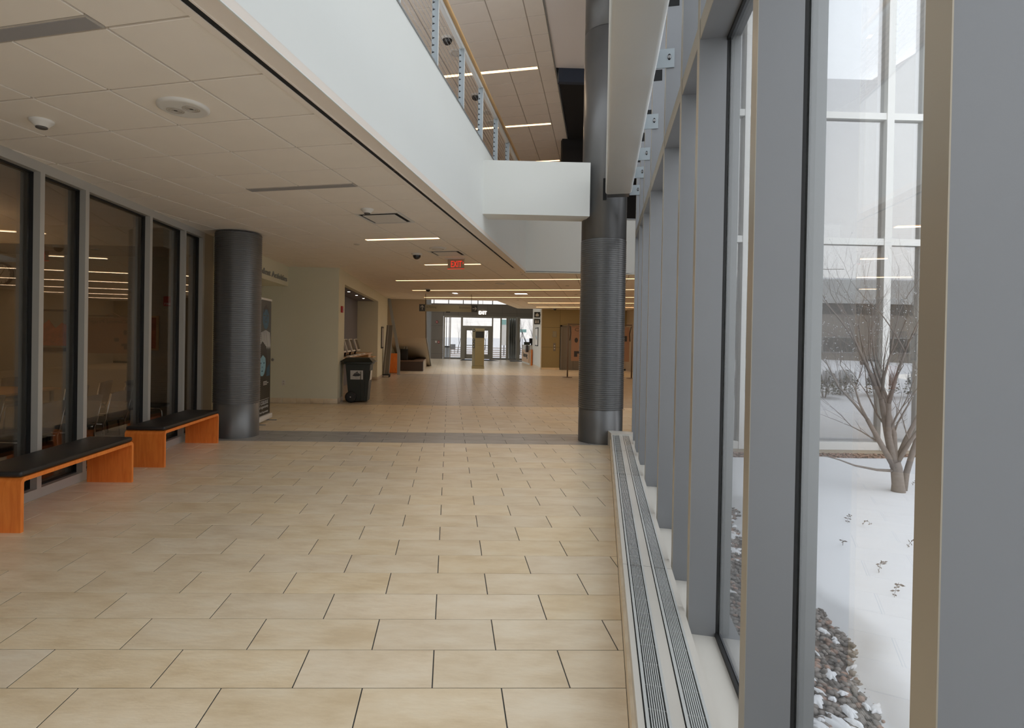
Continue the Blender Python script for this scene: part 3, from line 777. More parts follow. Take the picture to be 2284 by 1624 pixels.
# ceiling speaker with two ringed grilles
sp = bframe('ceiling_speaker', 'round white ceiling speaker with two ringed grilles in the near ceiling', 'speaker', -2.79, 3.29, CE-.004)
part('plate', B().lathe([(.165, 0), (.165, -.012), (.150, -.020), (.140, -.020)], 48), M['fix'], sp)
for dx in (-.062, .062):
    rb = B()
    for r in (.015, .027, .039, .051): rb.lathe([(r, -.0205), (r, -.0235), (r+.006, -.0235), (r+.006, -.0205)], 24, (dx, .0, 0), caps=False)
    part('grille_ring', rb, M['cgrid'], sp)
    part('cone', B().lathe([(.012, -.020), (.012, -.0225)], 16, (dx, 0, 0)), M['grille_dark'], sp)
for i, (s, t, z, lb) in enumerate([(-2.775, 9.37, CE, 'flat round ceiling speaker just before the exit sign'), (-2.79, 15.6, CE, 'flat round ceiling speaker beyond the first long strip light'),
                                (-2.84, 10.62, UZ, 'nearest small disc on the upper ceiling behind the cables'), (-2.79, 13.57, UZ, 'middle small disc on the upper ceiling behind the cables'), (-2.84, 14.23, UZ, 'farthest small disc on the upper ceiling behind the cables')]):
    th = bframe('ceiling_disc', lb, 'speaker', s, t, z-.004, 'round ceiling discs')
    part('plate', B().lathe([(.15, 0), (.15, -.01), (.13, -.018)], 32), M['fix'], th)
    part('ring', B().lathe([(.10, -.018), (.10, -.021), (.09, -.021), (.09, -.018)], 32, caps=False), M['cgrid'], th)
for s, t, lb in ((-4.009, 3.30, 'white smoke detector near the left end of the ceiling'), (-2.79, 6.38, 'white smoke detector beside the square ceiling vent')):
    th = bframe('smoke_detector', lb, 'smoke detector', s, t, CE-.004, 'smoke detectors')
    part('base', B().lathe([(.078, 0), (.078, -.012), (.070, -.018), (.042, -.048)], 32), M['fix'], th)
    part('sensor_cap', B().lathe([(.038, -.048), (.038, -.056), (.03, -.060)], 24), M['grille_dark'], th)
for s, t, lb in ((-4.024, 8.79, 'flat sprinkler cover left of the first lit strip light'), (-1.0, 16.4, 'flat sprinkler cover near the right of the far ceiling'), (-3.3, 22.4, 'flat sprinkler cover in the farthest part of the ceiling'), (-.9, 19.6, 'flat sprinkler cover between the third and fourth long lights')):
    th = bframe('sprinkler_cover', lb, 'sprinkler', s, t, CE-.004, 'sprinkler covers')
    part('disc', B().lathe([(.05, 0), (.05, -.006), (.045, -.009)], 24), M['cgrid'], th)
    part('stem', B().lathe([(.02, .0), (.02, .004)], 12), M['fix'], th)
def sq_vent(q, label, bright):
    s0, s1, t0, t1 = q; th = bframe('square_vent', label, 'air vent', (s0+s1)/2, (t0+t1)/2, CE-.004, 'square ceiling vents'); a = (s1-s0)/2+.03; b = (t1-t0)/2
    fr = B().box(-a, a, -b, -b+.035, -.004, .01).box(-a, a, b-.035, b, -.004, .01).box(-a, -a+.035, -b+.035, b-.035, -.004, .01).box(a-.035, a, -b+.035, b-.035, -.004, .01)
    part('frame', fr, M['fix'], th)
    bx = B().box(-a+.035, a-.035, -b+.035, b-.035, .06, .07)
    part('throat', B().box(-a+.034, a-.034, -b+.034, b-.034, .006, .07), M['dark'], th)
    part('plaque', B().box(-a+.085, a-.085, -b+.085, b-.085, -.010, -.004), M['fix'], th)
    hb = B()
    for x in (-a*.5, a*.5): part('hanger', B().box(x-.008, x+.008, -.02, .02, -.004, .006), M['chrome'], th)
sq_vent(SQ[0], 'square ceiling vent with a floating plaque, nearer one', False)
sq_vent(SQ[1], 'square ceiling vent just in front of the exit sign', True)
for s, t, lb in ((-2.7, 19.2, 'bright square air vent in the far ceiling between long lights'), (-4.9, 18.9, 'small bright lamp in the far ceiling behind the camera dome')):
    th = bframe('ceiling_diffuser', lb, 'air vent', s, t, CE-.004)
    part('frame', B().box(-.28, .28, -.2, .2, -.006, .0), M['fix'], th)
    part('lens', B().box(-.22 if s > -3 else -.12, .18 if s > -3 else 0, -.14, .14, -.009, -.006), M['litw'], th)  # the vent's face is made emissive, like the small lamp's

# exit sign
ex = bframe('exit_sign', 'hanging red EXIT sign with a right arrow under the ceiling', 'exit sign', -2.78, 10.62, CE-.004)
part('canopy', B().box(-.21, .17, -.045, .045, -.016, 0), M['fix'], ex)
part('panel', B().box(-.165, .165, -.006, .006, -.2, -.016), M['exit_glass'], ex)
part('edge_strip', B().box(-.17, .165, -.009, .009, -.207, -.2), M['exit_red'], ex)
text('letters', 'EXIT', .175, (-.105, -.010, -.17), '-y', M['exit_red'], ex, .002, width=.215)
part('arrow', B().prism([(.128, -.115), (.148, -.090), (.128, -.065), (.134, -.065), (.157, -.090), (.134, -.115)], -.012, -.009, axis='y'), M['exit_red'], ex)
ex2 = thing('exit_sign', 'small glowing exit sign behind the right end of the direction sign', 'exit sign', (1.9, 33, 3.05))
part('panel', B().box(-.22, .22, -.02, .02, -.16, .16), M['wallpanel'], ex2); text('letters', 'EXIT', .26, (-.24, -.03, -.12), '-y', M['litw'], ex2, .004, width=.46)
part('stem', B().box(-.01, .01, -.01, .01, .16, 1.5), M['wallpanel'], ex2)

# hanging direction sign
ds = thing('direction_sign', 'long hanging olive direction sign with black arrow squares at both ends', 'sign', (-.06, 20, 2.45))
part('panel', B().box(-.82, .82, -.04, .04, 0, .235), M['khaki'], ds)
for x, n_, lbx in ((-.92, 'up', 1), (.92, 'right', 1)):
    sqp = part('arrow_panel', B().box(x-.105, x+.105, -.05, .05, -.0, .245), M['sign_black'], ds)
    if n_ == 'up': part('arrow', B().box(x-.008, x+.008, -.056, -.05, .05, .19).prism([(x-.06, .125), (x, .195), (x+.06, .125), (x+.06, .15), (x, .21), (x-.06, .15)], -.056, -.05, axis='y'), M['sign_white'], sqp)
    else: part('arrow', B().box(x-.07, x+.06, -.056, -.05, .112, .128).prism([(x, .06), (x+.065, .12), (x, .18), (x+.02, .18), (x+.08, .12), (x+.02, .06)], -.056, -.05, axis='y'), M['sign_white'], sqp)
text('lettering', 'A Parking', .1, (-.78, -.042, .12), '-y', M['sign_txt'], ds, .002, width=.36)
text('lettering', 'Bookstore', .1, (.38, -.042, .12), '-y', M['sign_txt'], ds, .002, width=.38)
part('rod', B().tube([(-.81, 0, .235), (-.81, 0, .625)], .008, 8), M['black'], ds); part('rod', B().tube([(.81, 0, .235), (.81, 0, .625)], .008, 8), M['black'], ds)
part('clip', B().box(-.08, .06, -.03, .03, -.035, 0), M['black'], ds)

# ================================================================ BENCHES
def bench(y0, y1, label):
    t = thing('bench', label, 'bench', (-3.455, (y0+y1)/2, 0), 0, 'cushioned benches by the glass partition'); L = (y1-y0)/2; a = .225; th_ = .032
    def arc(cx, cz, r, a0, a1, n=6): return [(cx+r*math.cos(a0+(a1-a0)*i/n), cz+r*math.sin(a0+(a1-a0)*i/n)) for i in range(n+1)]
    Hh = .418; ro = .045; ri = .016
    def leg(sg):
        pts = [(sg*L, 0), (sg*L, Hh-ro)]+[(sg*(L-ro+ro*math.sin(q)), Hh-ro+ro*math.cos(q)) for q in [PI/2-i*PI/2/6 for i in range(1, 7)]]
        pts += [(sg*(L-.09), Hh), (sg*(L-.09), Hh-th_)]+[(sg*(L-th_-ri+ri*math.sin(q)), Hh-th_-ri+ri*math.cos(q)) for q in [i*PI/2/5 for i in range(0, 6)]]+[(sg*(L-th_), 0)]
        n_ = len(pts); mb = B(); vs = [(-a, y, z) for y, z in pts]+[(a, y, z) for y, z in pts]
        fs = []
        for i in range(n_):
            j = (i+1) % n_; fs.append((i, j, n_+j, n_+i))
        # end caps by quads matched outer/inner
        mb.add(vs, fs)
        # triangulated caps with bmesh
        bm = bmesh.new(); vv = [bm.verts.new((-a, y, z)) for y, z in pts]; f = bm.faces.new(vv); bmesh.ops.triangulate(bm, faces=[f])
        bm.verts.index_update(); tris = [[v.index for v in q.verts] for q in bm.faces]; bm.free()
        mb.add([(-a, y, z) for y, z in pts], tris); mb.add([(a, y, z) for y, z in pts], tris)
        return mb
    part('leg', leg(-1), M['cherry'], t); part('leg', leg(1), M['cherry'], t)
    part('seat_board', B().box(-a, a, -L+.09, L-.09, Hh-th_, Hh), M['cherry'], t)
    part('cushion', B().bbox(-a+.004, a-.004, -L+.006, L-.006, Hh+.001, Hh+.048, .020), M['soft_black'], t)
    return t
bench(4.38, 5.915, 'nearer wooden bench with black cushion at the left glass partition')
bench(6.55, 8.07, 'farther wooden bench with black cushion beside the left column')
bench(2.3, 3.85, 'wooden bench with black cushion outside the left edge') if False else None

# ================================================================ BANNER STAND
bnr = thing('banner_stand', 'tall black roll-up banner with two blue-toned faces behind the left column', 'banner', (-3.25, 9.98, 0))
part('cassette', B().bbox(-.05, .05, -.42, .42, .03, .12, .015), M['fix'], bnr)
for y in (-.3, .3): part('foot', B().box(-.16, .16, y-.02, y+.02, 0, .012).box(-.02, .02, y-.02, y+.02, .012, .03), M['alu_dark'], bnr)
part('sheet', B().box(-.004, .004, -.41, .41, .11, 2.15), M['sign_black'], bnr)
part('top_bar', B().box(-.012, .014, -.42, .42, 2.14, 2.175), M['fix'], bnr)
part('pole', B().tube([(-.04, 0, .1), (-.04, 0, 2.15)], .01, 8), M['alu_dark'], bnr)
def ell(cy, cz, ry, rz_, n=20): return [(cy+ry*math.cos(2*PI*i/n), cz+rz_*math.sin(2*PI*i/n)) for i in range(n)]
def prt(name, poly, m, d0=.004, d1=.0055): return part(name, B().prism(poly, d0, d1, axis='x'), m, bnr)
prt('printed_face', ell(.12, 1.83, .17, .20), M['bluepaint'])
prt('printed_hair', [(.0, 1.9), (.02, 2.0), (.12, 2.06), (.24, 2.0), (.27, 1.9), (.2, 1.98), (.08, 1.98)], M['black'], .0055, .0065)
pe = B()
for y, z, a, b in ((.04, 1.87, .04, .012), (.2, 1.87, .04, .012), (.12, 1.76, .05, .010), (.12, 1.82, .02, .014)): pe.prism(ell(y, z, a, b, 10), .0065, .0072, axis='x')
part('printed_features', pe, M['sign_black'], bnr)
stp = B()
for i in range(12):
    a = -.35+i*.06; stp.prism([(a, 1.62-abs(a-.1)*.2), (a+.03, 1.62-abs(a-.1)*.2), (a+.08, 1.33), (a+.05, 1.28)], .0045, .0058, axis='x')
part('printed_stripes', stp, M['whiteprint'], bnr)
prt('printed_face', ell(-.05, 1.03, .19, .22), M['blueface'], .0058, .0066)
prt('printed_hair', [(-.28, 1.0), (-.26, 1.3), (-.05, 1.42), (.16, 1.32), (.24, 1.05), (.15, .95), (.12, 1.12), (-.02, 1.18), (-.2, 1.1)], M['black'], .0066, .0074)
pe = B()
for y, z, a, b in ((-.13, 1.04, .04, .014), (.04, 1.04, .04, .014), (-.05, .90, .05, .012), (-.05, .97, .02, .012)): pe.prism(ell(y, z, a, b, 10), .0074, .008, axis='x')
part('printed_features', pe, M['bluepaint'], bnr)
hnd = B()
for i in range(4): hnd.prism([(.18+i*.045, .80), (.215+i*.045, .80), (.23+i*.045, .95+i*.02), (.2+i*.045, .95+i*.02)], .0058, .0068, axis='x')
part('printed_hand', hnd, M['bluepaint'], bnr)
tx = B()
for i in range(3): tx.box(.0045, .006, .02, .22+.08*(i % 2), .70-.025*i, .71-.025*i)
tx.box(.0045, .006, -.3, .35, .395, .40)
part('printed_lines', tx, M['whiteprint'], bnr)
text('lettering', 'THE COLLEGE', .09, (.006, -.32, .31), '+x', M['whiteprint'], bnr, .001, width=.62)
text('lettering', 'of real opportunity', .07, (.006, -.32, .245), '+x', M['whiteprint'], bnr, .001, width=.62)
text('lettering', 'Your Real Opportunity', .05, (.006, -.3, .16), '+x', M['whiteprint'], bnr, .001, width=.6)

# wall details on the facing wall
wbp = thing('wall_bumper', 'small round metal knob on the wall to the right of the banner', 'knob', (-3.97, 12.9, .974))
part('stem', B().tube([(0, 0, 0), (0, -.03, 0)], .012, 12), M['chrome'], wbp); part('head', B().lathe([(.03, 0), (.032, .01), (.02, .02)], 20, xf=Matrix.Translation((0, -.03, 0)) @ Matrix.Rotation(PI/2, 4, 'X')), M['alu_dark'], wbp)
ou = thing('wall_outlet', 'white double power outlet low on the facing wall', 'outlet', (-3.73, 12.9, .459))
part('plate', B().bbox(-.037, .037, -.007, 0, -.06, .06, .003), M['fix'], ou)
for z in (-.026, .026): part('socket', B().lathe([(.017, 0), (.017, .002)], 16, xf=Matrix.Translation((0, -.007, z)) @ Matrix.Rotation(PI/2, 4, 'X')), M['cgrid'], ou)
fa_ = thing('fire_alarm', 'red fire alarm strobe on the niche wall above the wheeled bin', 'fire alarm', (-2.52, 13.2, 2.15))
part('body', B().bbox(0, .045, -.06, .06, -.075, .075, .008), M['red'], fa_); part('strobe', B().bbox(.045, .075, -.02, .02, -.03, .03, .006), M['fix'], fa_)
fs_ = thing('fire_alarm', 'small dark red pull station seen through the glass of the far partition bay', 'fire alarm', (-4.39, 8.98, 2.03))
part('body', B().bbox(-.065, .065, -.05, 0, -.075, .075, .01), M['red'], fs_); text('lettering', 'FIRE', .05, (-.05, -.052, -.06), '-y', M['fix'], fs_, .001, width=.1)

# ================================================================ WHEELED BIN
bn_ = thing('wheeled_bin', 'dark green wheeled bin with a white label in front of the niche', 'bin', (-2.09, 13.40, 0))
body = B()
def taper(x0, x1, y0, y1, z0, X0_, X1_, Y0_, Y1_, z1, mb):
    mb.add([(x0, y0, z0), (x1, y0, z0), (x1, y1, z0), (x0, y1, z0), (X0_, Y0_, z1), (X1_, Y0_, z1), (X1_, Y1_, z1), (X0_, Y1_, z1)], [(0, 3, 2, 1), (4, 5, 6, 7), (0, 1, 5, 4), (1, 2, 6, 5), (2, 3, 7, 6), (3, 0, 4, 7)])
taper(-.22, .20, -.21, .21, .03, -.30, .27, -.27, .27, .90, body)
part('body', body, M['bin'], bn_)
part('rim', B().bbox(-.34, .30, -.30, .30, .885, .945, .012), M['bin'], bn_)
lid = B()
taper(-.42, .33, -.31, .31, .945, -.30, .24, -.24, .24, 1.03, lid)
part('lid', lid, M['bin'], bn_)
part('handle', B().tube([(.29, -.2, .93), (.37, -.2, .95), (.37, .2, .95), (.29, .2, .93)], .013, 8), M['alu_dark'], bn_)
rb = B()
for x in (.04, .13): taper(x, x+.012, -.222, -.21, .03, x+.01, x+.022, -.279, -.265, .72, rb)
part('rib', rb, M['bin'], bn_)
for y in (-.255, .225):
    wh = part('wheel', B().lathe([(.10, 0), (.13, .008), (.13, .042), (.10, .05)], 32, xf=Matrix.Translation((-.17, y+.02, .13)) @ Matrix.Rotation(PI/2, 4, 'X')), M['rubber'], bn_)
    sp_ = B()
    for q in range(6):
        sp_.box(-.008, .008, .02, .1, -.003, .001, xf=Matrix.Translation((-.17, y-.031, .13)) @ Matrix.Rotation(PI/2, 4, 'X') @ Matrix.Rotation(q*PI/3, 4, 'Z'))
    part('spoke', sp_, M['black'], wh)
    part('hub', B().lathe([(.014, 0), (.014, .012)], 12, xf=Matrix.Translation((-.17, y-.03, .13)) @ Matrix.Rotation(PI/2, 4, 'X')), M['chrome'], wh)
tl = math.atan2(.06, .87)
XL = Matrix.Translation((-.04, -.2535, .64)) @ Matrix.Rotation(tl*1.0, 4, 'X')
lb_ = part('paper_label', B().box(-.145, .145, -.004, 0, -.105, .105, xf=XL), M['paper'], bn_)
lg = B()
lg.prism([(-.04, .05), (.02, .085), (.035, .045)], -.0055, -.004, axis='y', xf=XL)
lg.prism([(-.10, -.02), (-.05, .04), (.05, .04), (.10, 0), (.05, -.03), (-.03, -.035)], -.0055, -.004, axis='y', xf=XL)
lg.prism([(-.03, -.065), (.03, -.07), (.03, -.075), (-.03, -.07)], -.0055, -.004, axis='y', xf=XL)
part('printed_emblem', lg, M['poster_dark'], lb_)
XR = Matrix.Translation((.262, -.05, .64)) @ Matrix.Rotation(math.atan2(.07, .87), 4, 'Y')
part('paper_label', B().box(0, .004, -.14, .14, -.12, .1, xf=XR), M['paperb'], bn_)

# ================================================================ NICHE COUNTER AND COMPUTERS
ct_ = thing('niche_counter', 'light wood counter shelf built into the niche behind the bin', 'counter', (-2.9, 16.4, 0))
part('top', B().box(-.34, .33, -2.75, 2.6, .965, 1.0), M['oak'], ct_)
part('apron', B().box(-.34, .29, 2.0, 2.55, .80, .965), M['oak'], ct_)
part('lower_shelf', B().box(-.34, .36, 2.6, 3.3, .83, .86), M['oak'], ct_)
part('support', B().box(-.33, .2, -2.75, -2.7, 0, .965), M['oak'], ct_); part('support', B().box(-.33, .2, 2.45, 2.5, 0, .80), M['oak'], ct_)
mon = None
names = ['nearest', 'second', 'third', 'farthest']
for i, y in enumerate((14.45, 15.15, 15.9, 16.75)):
    lb = names[i]+' grey computer monitor standing on the niche counter'
    if mon is None:
        mon = thing('computer_monitor', lb, 'monitor', (-2.72, y, 1.001), 0, 'monitors on the niche counter')
        X_ = Matrix.Translation((0, 0, .27)) @ Matrix.Rotation(-.30, 4, 'Y')
        scn = part('screen_housing', B().bbox(-.03, .02, -.23, .23, -.17, .19, .01, xf=X_), M['fix'], mon)
        part('screen', B().box(.0205, .022, -.2, .2, -.13, .17, xf=X_), M['smoke'], mon)
        part('stand', B().tube([(-.02, 0, .2), (-.06, 0, .015)], .022, 10), M['black'], mon); part('foot', B().bbox(-.13, .07, -.11, .11, 0, .015, .005), M['black'], mon)
    else: mon = copy_tree(first_mon, lb, (-2.72+.0*i, y, 1.001))
    if i == 0: first_mon = mon
    if i == 0:
        kb = thing('keyboard', 'nearest white keyboard lying on the niche counter', 'keyboard', (-2.635, y+.3, 1.001), 0, 'keyboards on the niche counter')
        part('case', B().bbox(.0, .1, -.2, .2, 0, .02, .004), M['fix'], kb); part('keys', B().box(.01, .09, -.18, .18, .02, .026), M['paperb'], kb); kb0 = kb
    else: copy_tree(kb0, names[i]+' white keyboard lying on the niche counter', (-2.635, y+.3, 1.001))
for i, y in enumerate((15.78, 17.09, 18.44)):
    th = thing('downlight', names[i if i < 2 else 2]+' small recessed downlight in the niche ceiling', 'ceiling light', (-2.81, y, 2.765), 0, 'niche downlights')
    part('ring', B().lathe([(.05, 0), (.05, -.008), (.04, -.008)], 20), M['fix'], th); part('lens', B().lathe([(.038, -.004), (.036, -.009)], 20), M['litw'], th)

# ================================================================ FAR LEFT OBJECTS
rp_ = thing('rolling_partition', 'tall dark grey folding partition on casters leaning past the niche', 'room divider', (-2.33, 21.6, 0))
sh = B(); sh.add([(-.19, -.1, .12), (.05, -.1, .12), (.05, .12, .12), (-.19, .12, .12), (-.05, -.1, 1.97), (.17, -.1, 1.97), (.17, .12, 1.97), (-.05, .12, 1.97)], [(0, 3, 2, 1), (4, 5, 6, 7), (0, 1, 5, 4), (1, 2, 6, 5), (2, 3, 7, 6), (3, 0, 4, 7)])
part('panel', sh, M['door_grey'], rp_)
part('edge_line', B().add([(-.12, -.105, .12), (-.11, -.105, .12), (.03, -.105, 1.97), (.02, -.105, 1.97), (-.12, -.1, .12), (-.11, -.1, .12), (.03, -.1, 1.97), (.02, -.1, 1.97)], [(0, 1, 2, 3), (0, 4, 5, 1), (2, 6, 7, 3)]), M['fix'], rp_)
part('foot', B().box(-.24, .10, -.2, .2, .07, .12), M['black'], rp_)
for x, y in ((-.2, -.16), (.07, -.16), (-.2, .16), (.07, .16)): part('caster', B().lathe([(.035, -.015), (.035, .015)], 16, xf=Matrix.Translation((x, y, .036)) @ Matrix.Rotation(PI/2, 4, 'Y')), M['rubber'], rp_)
wp = thing('wall_frame', 'thin dark picture frame on the wall left of the rolling partition', 'picture', (-2.52, 21.2, 1.5)); part('frame', B().box(0, .03, -.3, .3, -.4, .4), M['black'], wp); part('print', B().box(.03, .033, -.25, .25, -.35, .35), M['paper'], wp)
cb2 = thing('wooden_pedestal', 'orange wooden pedestal box beside the rolling partition', 'pedestal', (-2.33, 24.05, 0))
part('carcass', B().bbox(-.19, .17, -.2, .2, .02, .83, .004), M['cherry'], cb2); part('plinth', B().box(-.17, .15, -.18, .18, 0, .02), M['black'], cb2)
pf = thing('low_plinth_bench', 'low dark brown corner bench under the sloping stair soffit', 'bench', (0, 0, 0))
part('front_base', B().box(-2.3, -1.18, 25.6, 26.1, 0, .43), M['darkwood'], pf); part('side_base', B().box(-1.62, -1.18, 26.1, 29.4, 0, .43), M['wall_warm'], pf)
part('front_top', B().box(-2.3, -1.16, 25.58, 26.12, .43, .48), M['brownwood'], pf); part('side_top', B().box(-1.64, -1.16, 26.12, 29.4, .43, .48), M['brownwood'], pf)
pd = thing('display_case', 'black display stand with a small clear case on the low bench', 'display case', (-2.04, 25.85, .48))
part('stand', B().bbox(-.17, .15, -.15, .15, 0, .5, .004), M['black'], pd)
part('glass_cover', B().box(-.14, .12, -.13, .13, .505, .82), M['glass'], pd)
part('edge_frame', B().box(-.145, -.135, -.135, -.125, .5, .82).box(.115, .125, -.135, -.125, .5, .82), M['chrome'], pd)
part('sculpture', B().tube([(-.02, 0, .505), (0, 0, .6), (.04, 0, .68), (-.03, 0, .72), (.02, 0, .78)], [.03, .015, .02, .012, .005], 6), M['fix'], pd)

# ================================================================ FAR LOBBY
Yf = 41.0
vw = struct('wall_front', None, None)
part('backing', B().box(-1.4, -.47, Yf, Yf+.2, 0, 4.0).box(-.47, 7.2, Yf, Yf+.2, 3.10, 4.0), M['grout'], vw)
for z0, z1 in ((.0, .36), (.37, 1.36), (1.37, 2.39), (2.40, 3.34)): part('wall_panel', B().box(-1.38, -.48, Yf-.03, Yf, z0, z1), M['wallpanel'], vw)
for k in range(7):
    x0 = -.46+k*1.06
    part('wall_panel', B().box(x0, x0+1.05, Yf-.03, Yf, 3.36, 4.0), M['wallpanel'], vw); part('wall_panel', B().box(x0, x0+1.05, Yf-.03, Yf, 3.12, 3.35), M['wallpanel'], vw)
part('wall_panel', B().box(-1.38, -.47, Yf-.03, Yf, 3.35, 4.0), M['wallpanel'], vw)
win = struct('window_1', None, None)
for x0, x1 in ((-.46, -.34), (.02, .08), (.80, .95), (3.05, 3.14), (3.66, 3.76), (4.10, 4.28), (5.0, 5.08), (6.2, 6.3)):
    part('mullion', B().box(x0, x1, Yf-.08, Yf+.08, 0, 3.10), M['vestibule'], win)
part('sill', B().box(-.46, .9, Yf-.07, Yf+.1, 0, .12).box(3.1, 7.2, Yf-.07, Yf+.1, 0, .12), M['alu'], win)
part('head_rail', B().box(-.46, 7.2, Yf-.07, Yf+.07, 3.0, 3.12), M['vestibule'], win)
part('glass_pane', B().box(-.4, .85, Yf-.004, Yf+.004, .1, 3.0), M['glass_door'], win); part('glass_pane', B().box(3.1, 7.2, Yf-.004, Yf+.004, .1, 3.0), M['glass_door'], win)
part('glass_pane', B().box(.93, 3.06, Yf-.004, Yf+.004, 2.42, 3.0), M['glass_door'], win)
dr = struct('door_1', None, None)
part('door_frame', B().box(.93, 1.12, Yf-.1, Yf+.1, 0, 2.42).box(2.9, 3.06, Yf-.1, Yf+.1, 0, 2.42).box(1.12, 2.9, Yf-.1, Yf+.1, 2.2, 2.42), M['vestibule'], dr)
for x0, x1 in ((1.12, 2.01), (2.01, 2.9)):
    lf = part('door_leaf', B().box(x0, x0+.12, Yf-.03, Yf+.03, .02, 2.2).box(x1-.12, x1, Yf-.03, Yf+.03, .02, 2.2).box(x0+.12, x1-.12, Yf-.03, Yf+.03, .02, .35).box(x0+.12, x1-.12, Yf-.03, Yf+.03, 2.08, 2.2), M['vestibule'], dr)
    part('push_bar', B().box(x0+.05, x1-.05, Yf-.12, Yf-.09, .98, 1.03), M['alu_dark'], lf)
    part('door_glass', B().box(x0+.12, x1-.12, Yf-.004, Yf+.004, .35, 2.08), M['glass_door'], lf)
# angled vestibule fins
vf = B()
for k in range(4): vf.box(4.32+k*.15, 4.40+k*.15, 41.2, 42.6, -.1, 3.05)
struct('trim_6', vf, M['white'])
struct('trim_7', B().box(4.80, 5.0, 40.2, 40.9, 0, 3.06), M['vestibule'])
# clerestory: glazed roof light above the front wall
cl = struct('window_2', None, None)
for k in range(8): part('mullion', B().box(-1.2+k*1.06, -1.14+k*1.06, Yf-.02, Yf+.06, 4.0, 4.5), M['alu_dark'], cl)
part('glass_pane', B().box(-1.3, 7.2, Yf+.0, Yf+.01, 4.0, 4.5), M['glass_door'], cl)
part('head_rail', B().box(-1.4, 7.2, Yf-.1, Yf+.1, 4.42, 4.6), M['alu'], cl)
struct('ceiling', B().box(-3.3, 9.1, 28.9, Yf+.2, 4.55, 4.7).prism([(3.4, 28.7), (9.1, 28.7), (9.1, 28.95), (3.4, 28.95)], CE+.15, 4.7), M['fix']).name = 'ceiling.005'
# slanted side light between stairs and front wall
sl = struct('window_3', None, None)
part('mullion', B().prism([(31.3, 4.4), (31.45, 4.4), (31.45, 0), (31.3, 0)], -1.36, -1.28, axis='x'), M['door_grey'], sl)
for y in (33, 35.5, 38, 40.6): part('mullion', B().box(-1.42, -1.34, y, y+.1, 0, 4.5), M['alu_dark'], sl)
part('glass_pane', B().box(-1.40, -1.39, 31.3, 41, 0, 4.5), M['glass_door'], sl)
for x, z, lb in ((-.93, 2.65, 'red fire strobe high on the taupe panel wall by the entrance'), (-.78, 1.2, 'red pull station low on the taupe panel wall by the entrance')):
    th = thing('fire_alarm', lb, 'fire alarm', (x, Yf-.03, z), 0, 'fire alarms by the entrance'); part('body', B().bbox(-.07, .07, -.05, 0, -.08, .08, .01), M['red'], th); part('strobe', B().bbox(-.05, .05, -.07, -.05, -.03, .02, .004), M['fix'], th)
sw2 = thing('wall_switch', 'pale switch plate beside the low pull station by the entrance', 'switch', (-.98, Yf-.03, 1.22)); part('plate', B().bbox(-.06, .06, -.01, 0, -.07, .07, .003), M['fix'], sw2); part('toggle', B().bbox(-.015, .015, -.02, -.01, -.03, .03, .003), M['paper'], sw2)
mt = tag(part('entrance_mat', B().prism([(.75, 38.4), (3.35, 38.4), (2.9, 40.7), (.95, 40.7)], .0015, .012), M['mat'], None), 'dark entrance mat in front of the glass doors', 'mat')
mt2 = tag(part('entrance_mat', B().prism([(4.1, 37.9), (6.0, 38.3), (6.0, 39.6), (4.2, 39.6)], .0015, .012), M['mat'], None), 'dark mat right of the doors by the reception desk', 'mat')

# pylon kiosk
ky = thing('sign_pylon', 'olive directory pylon standing in front of the entrance doors', 'kiosk', (1.45, 28.55, 0))
part('body', B().bbox(-.17, .30, -.12, .12, .14, 2.02, .004), M['khaki2'], ky); part('side_strip', B().box(-.30, -.172, -.10, .10, .14, 2.02), M['khaki'], ky)
part('base', B().box(-.31, .31, -.125, .125, 0, .135), M['khaki2'], ky); part('screen', B().box(-.15, .28, -.13, -.12, 1.55, 1.87), M['sign_black'], ky)
part('top_band', B().box(-.17, .30, -.128, -.12, 1.90, 1.93), M['khaki'], ky)
for z in (1.92, 1.44, 1.27, 1.10):
    ic = part('icon_square', B().box(-.29, -.18, -.115, -.10, z-.055, z+.055), M['sign_black'], ky); part('symbol', B().box(-.26, -.21, -.118, -.115, z-.02, z+.02), M['sign_white'], ic)
ln = B()
for i in range(4): ln.box(-.13, .1+.06*(i % 2), -.123, -.12, 1.47-i*.1, 1.475-i*.1)
part('text_line', ln, M['sign_txt'], ky)

# white wall, ochre wall, elevator doors
struct('wall_white', B().prism([(4.62, 28.62), (4.665, 28.62), (4.95, 33.25), (4.88, 33.25)], 0, 4.6), M['white'])
bw_ = struct('baseboard_white', None, None); part('base_tile', B().prism([(4.60, 28.62), (4.62, 28.62), (4.88, 33.25), (4.86, 33.25)], 0, .1), M['tile'], bw_)
yw = struct('wall_ochre', B().box(4.68, 9.1, 28.66, 28.9, 0, CE+.2), M['grout'])
for z0, z1 in ((.10, 1.13), (1.14, 2.14), (2.15, 3.07)):
    part('wall_panel', B().box(4.67, 5.60, 28.64, 28.66, z0, z1), M['yellow'], yw)
part('wall_panel', B().box(5.61, 9.0, 28.64, 28.66, 2.26, 3.07), M['yellow'], yw); part('wall_panel', B().box(6.95, 9.0, 28.64, 28.66, .1, 2.25), M['wall_warm'], yw)
part('base_tile', B().box(4.68, 5.60, 28.62, 28.66, 0, .1), M['tile'], yw)
d2 = struct('door_2', B().box(5.63, 5.70, 28.55, 28.68, 0, 2.26).box(6.88, 6.95, 28.55, 28.68, 0, 2.26).box(5.63, 6.95, 28.55, 28.68, 2.2, 2.26), M['door_grey'])
part('door_leaf', B().box(5.70, 6.28, 28.6, 28.64, .01, 2.2), M['door_grey'], d2); part('door_leaf', B().box(6.29, 6.88, 28.61, 28.65, .01, 2.2), M['door_grey'], d2)
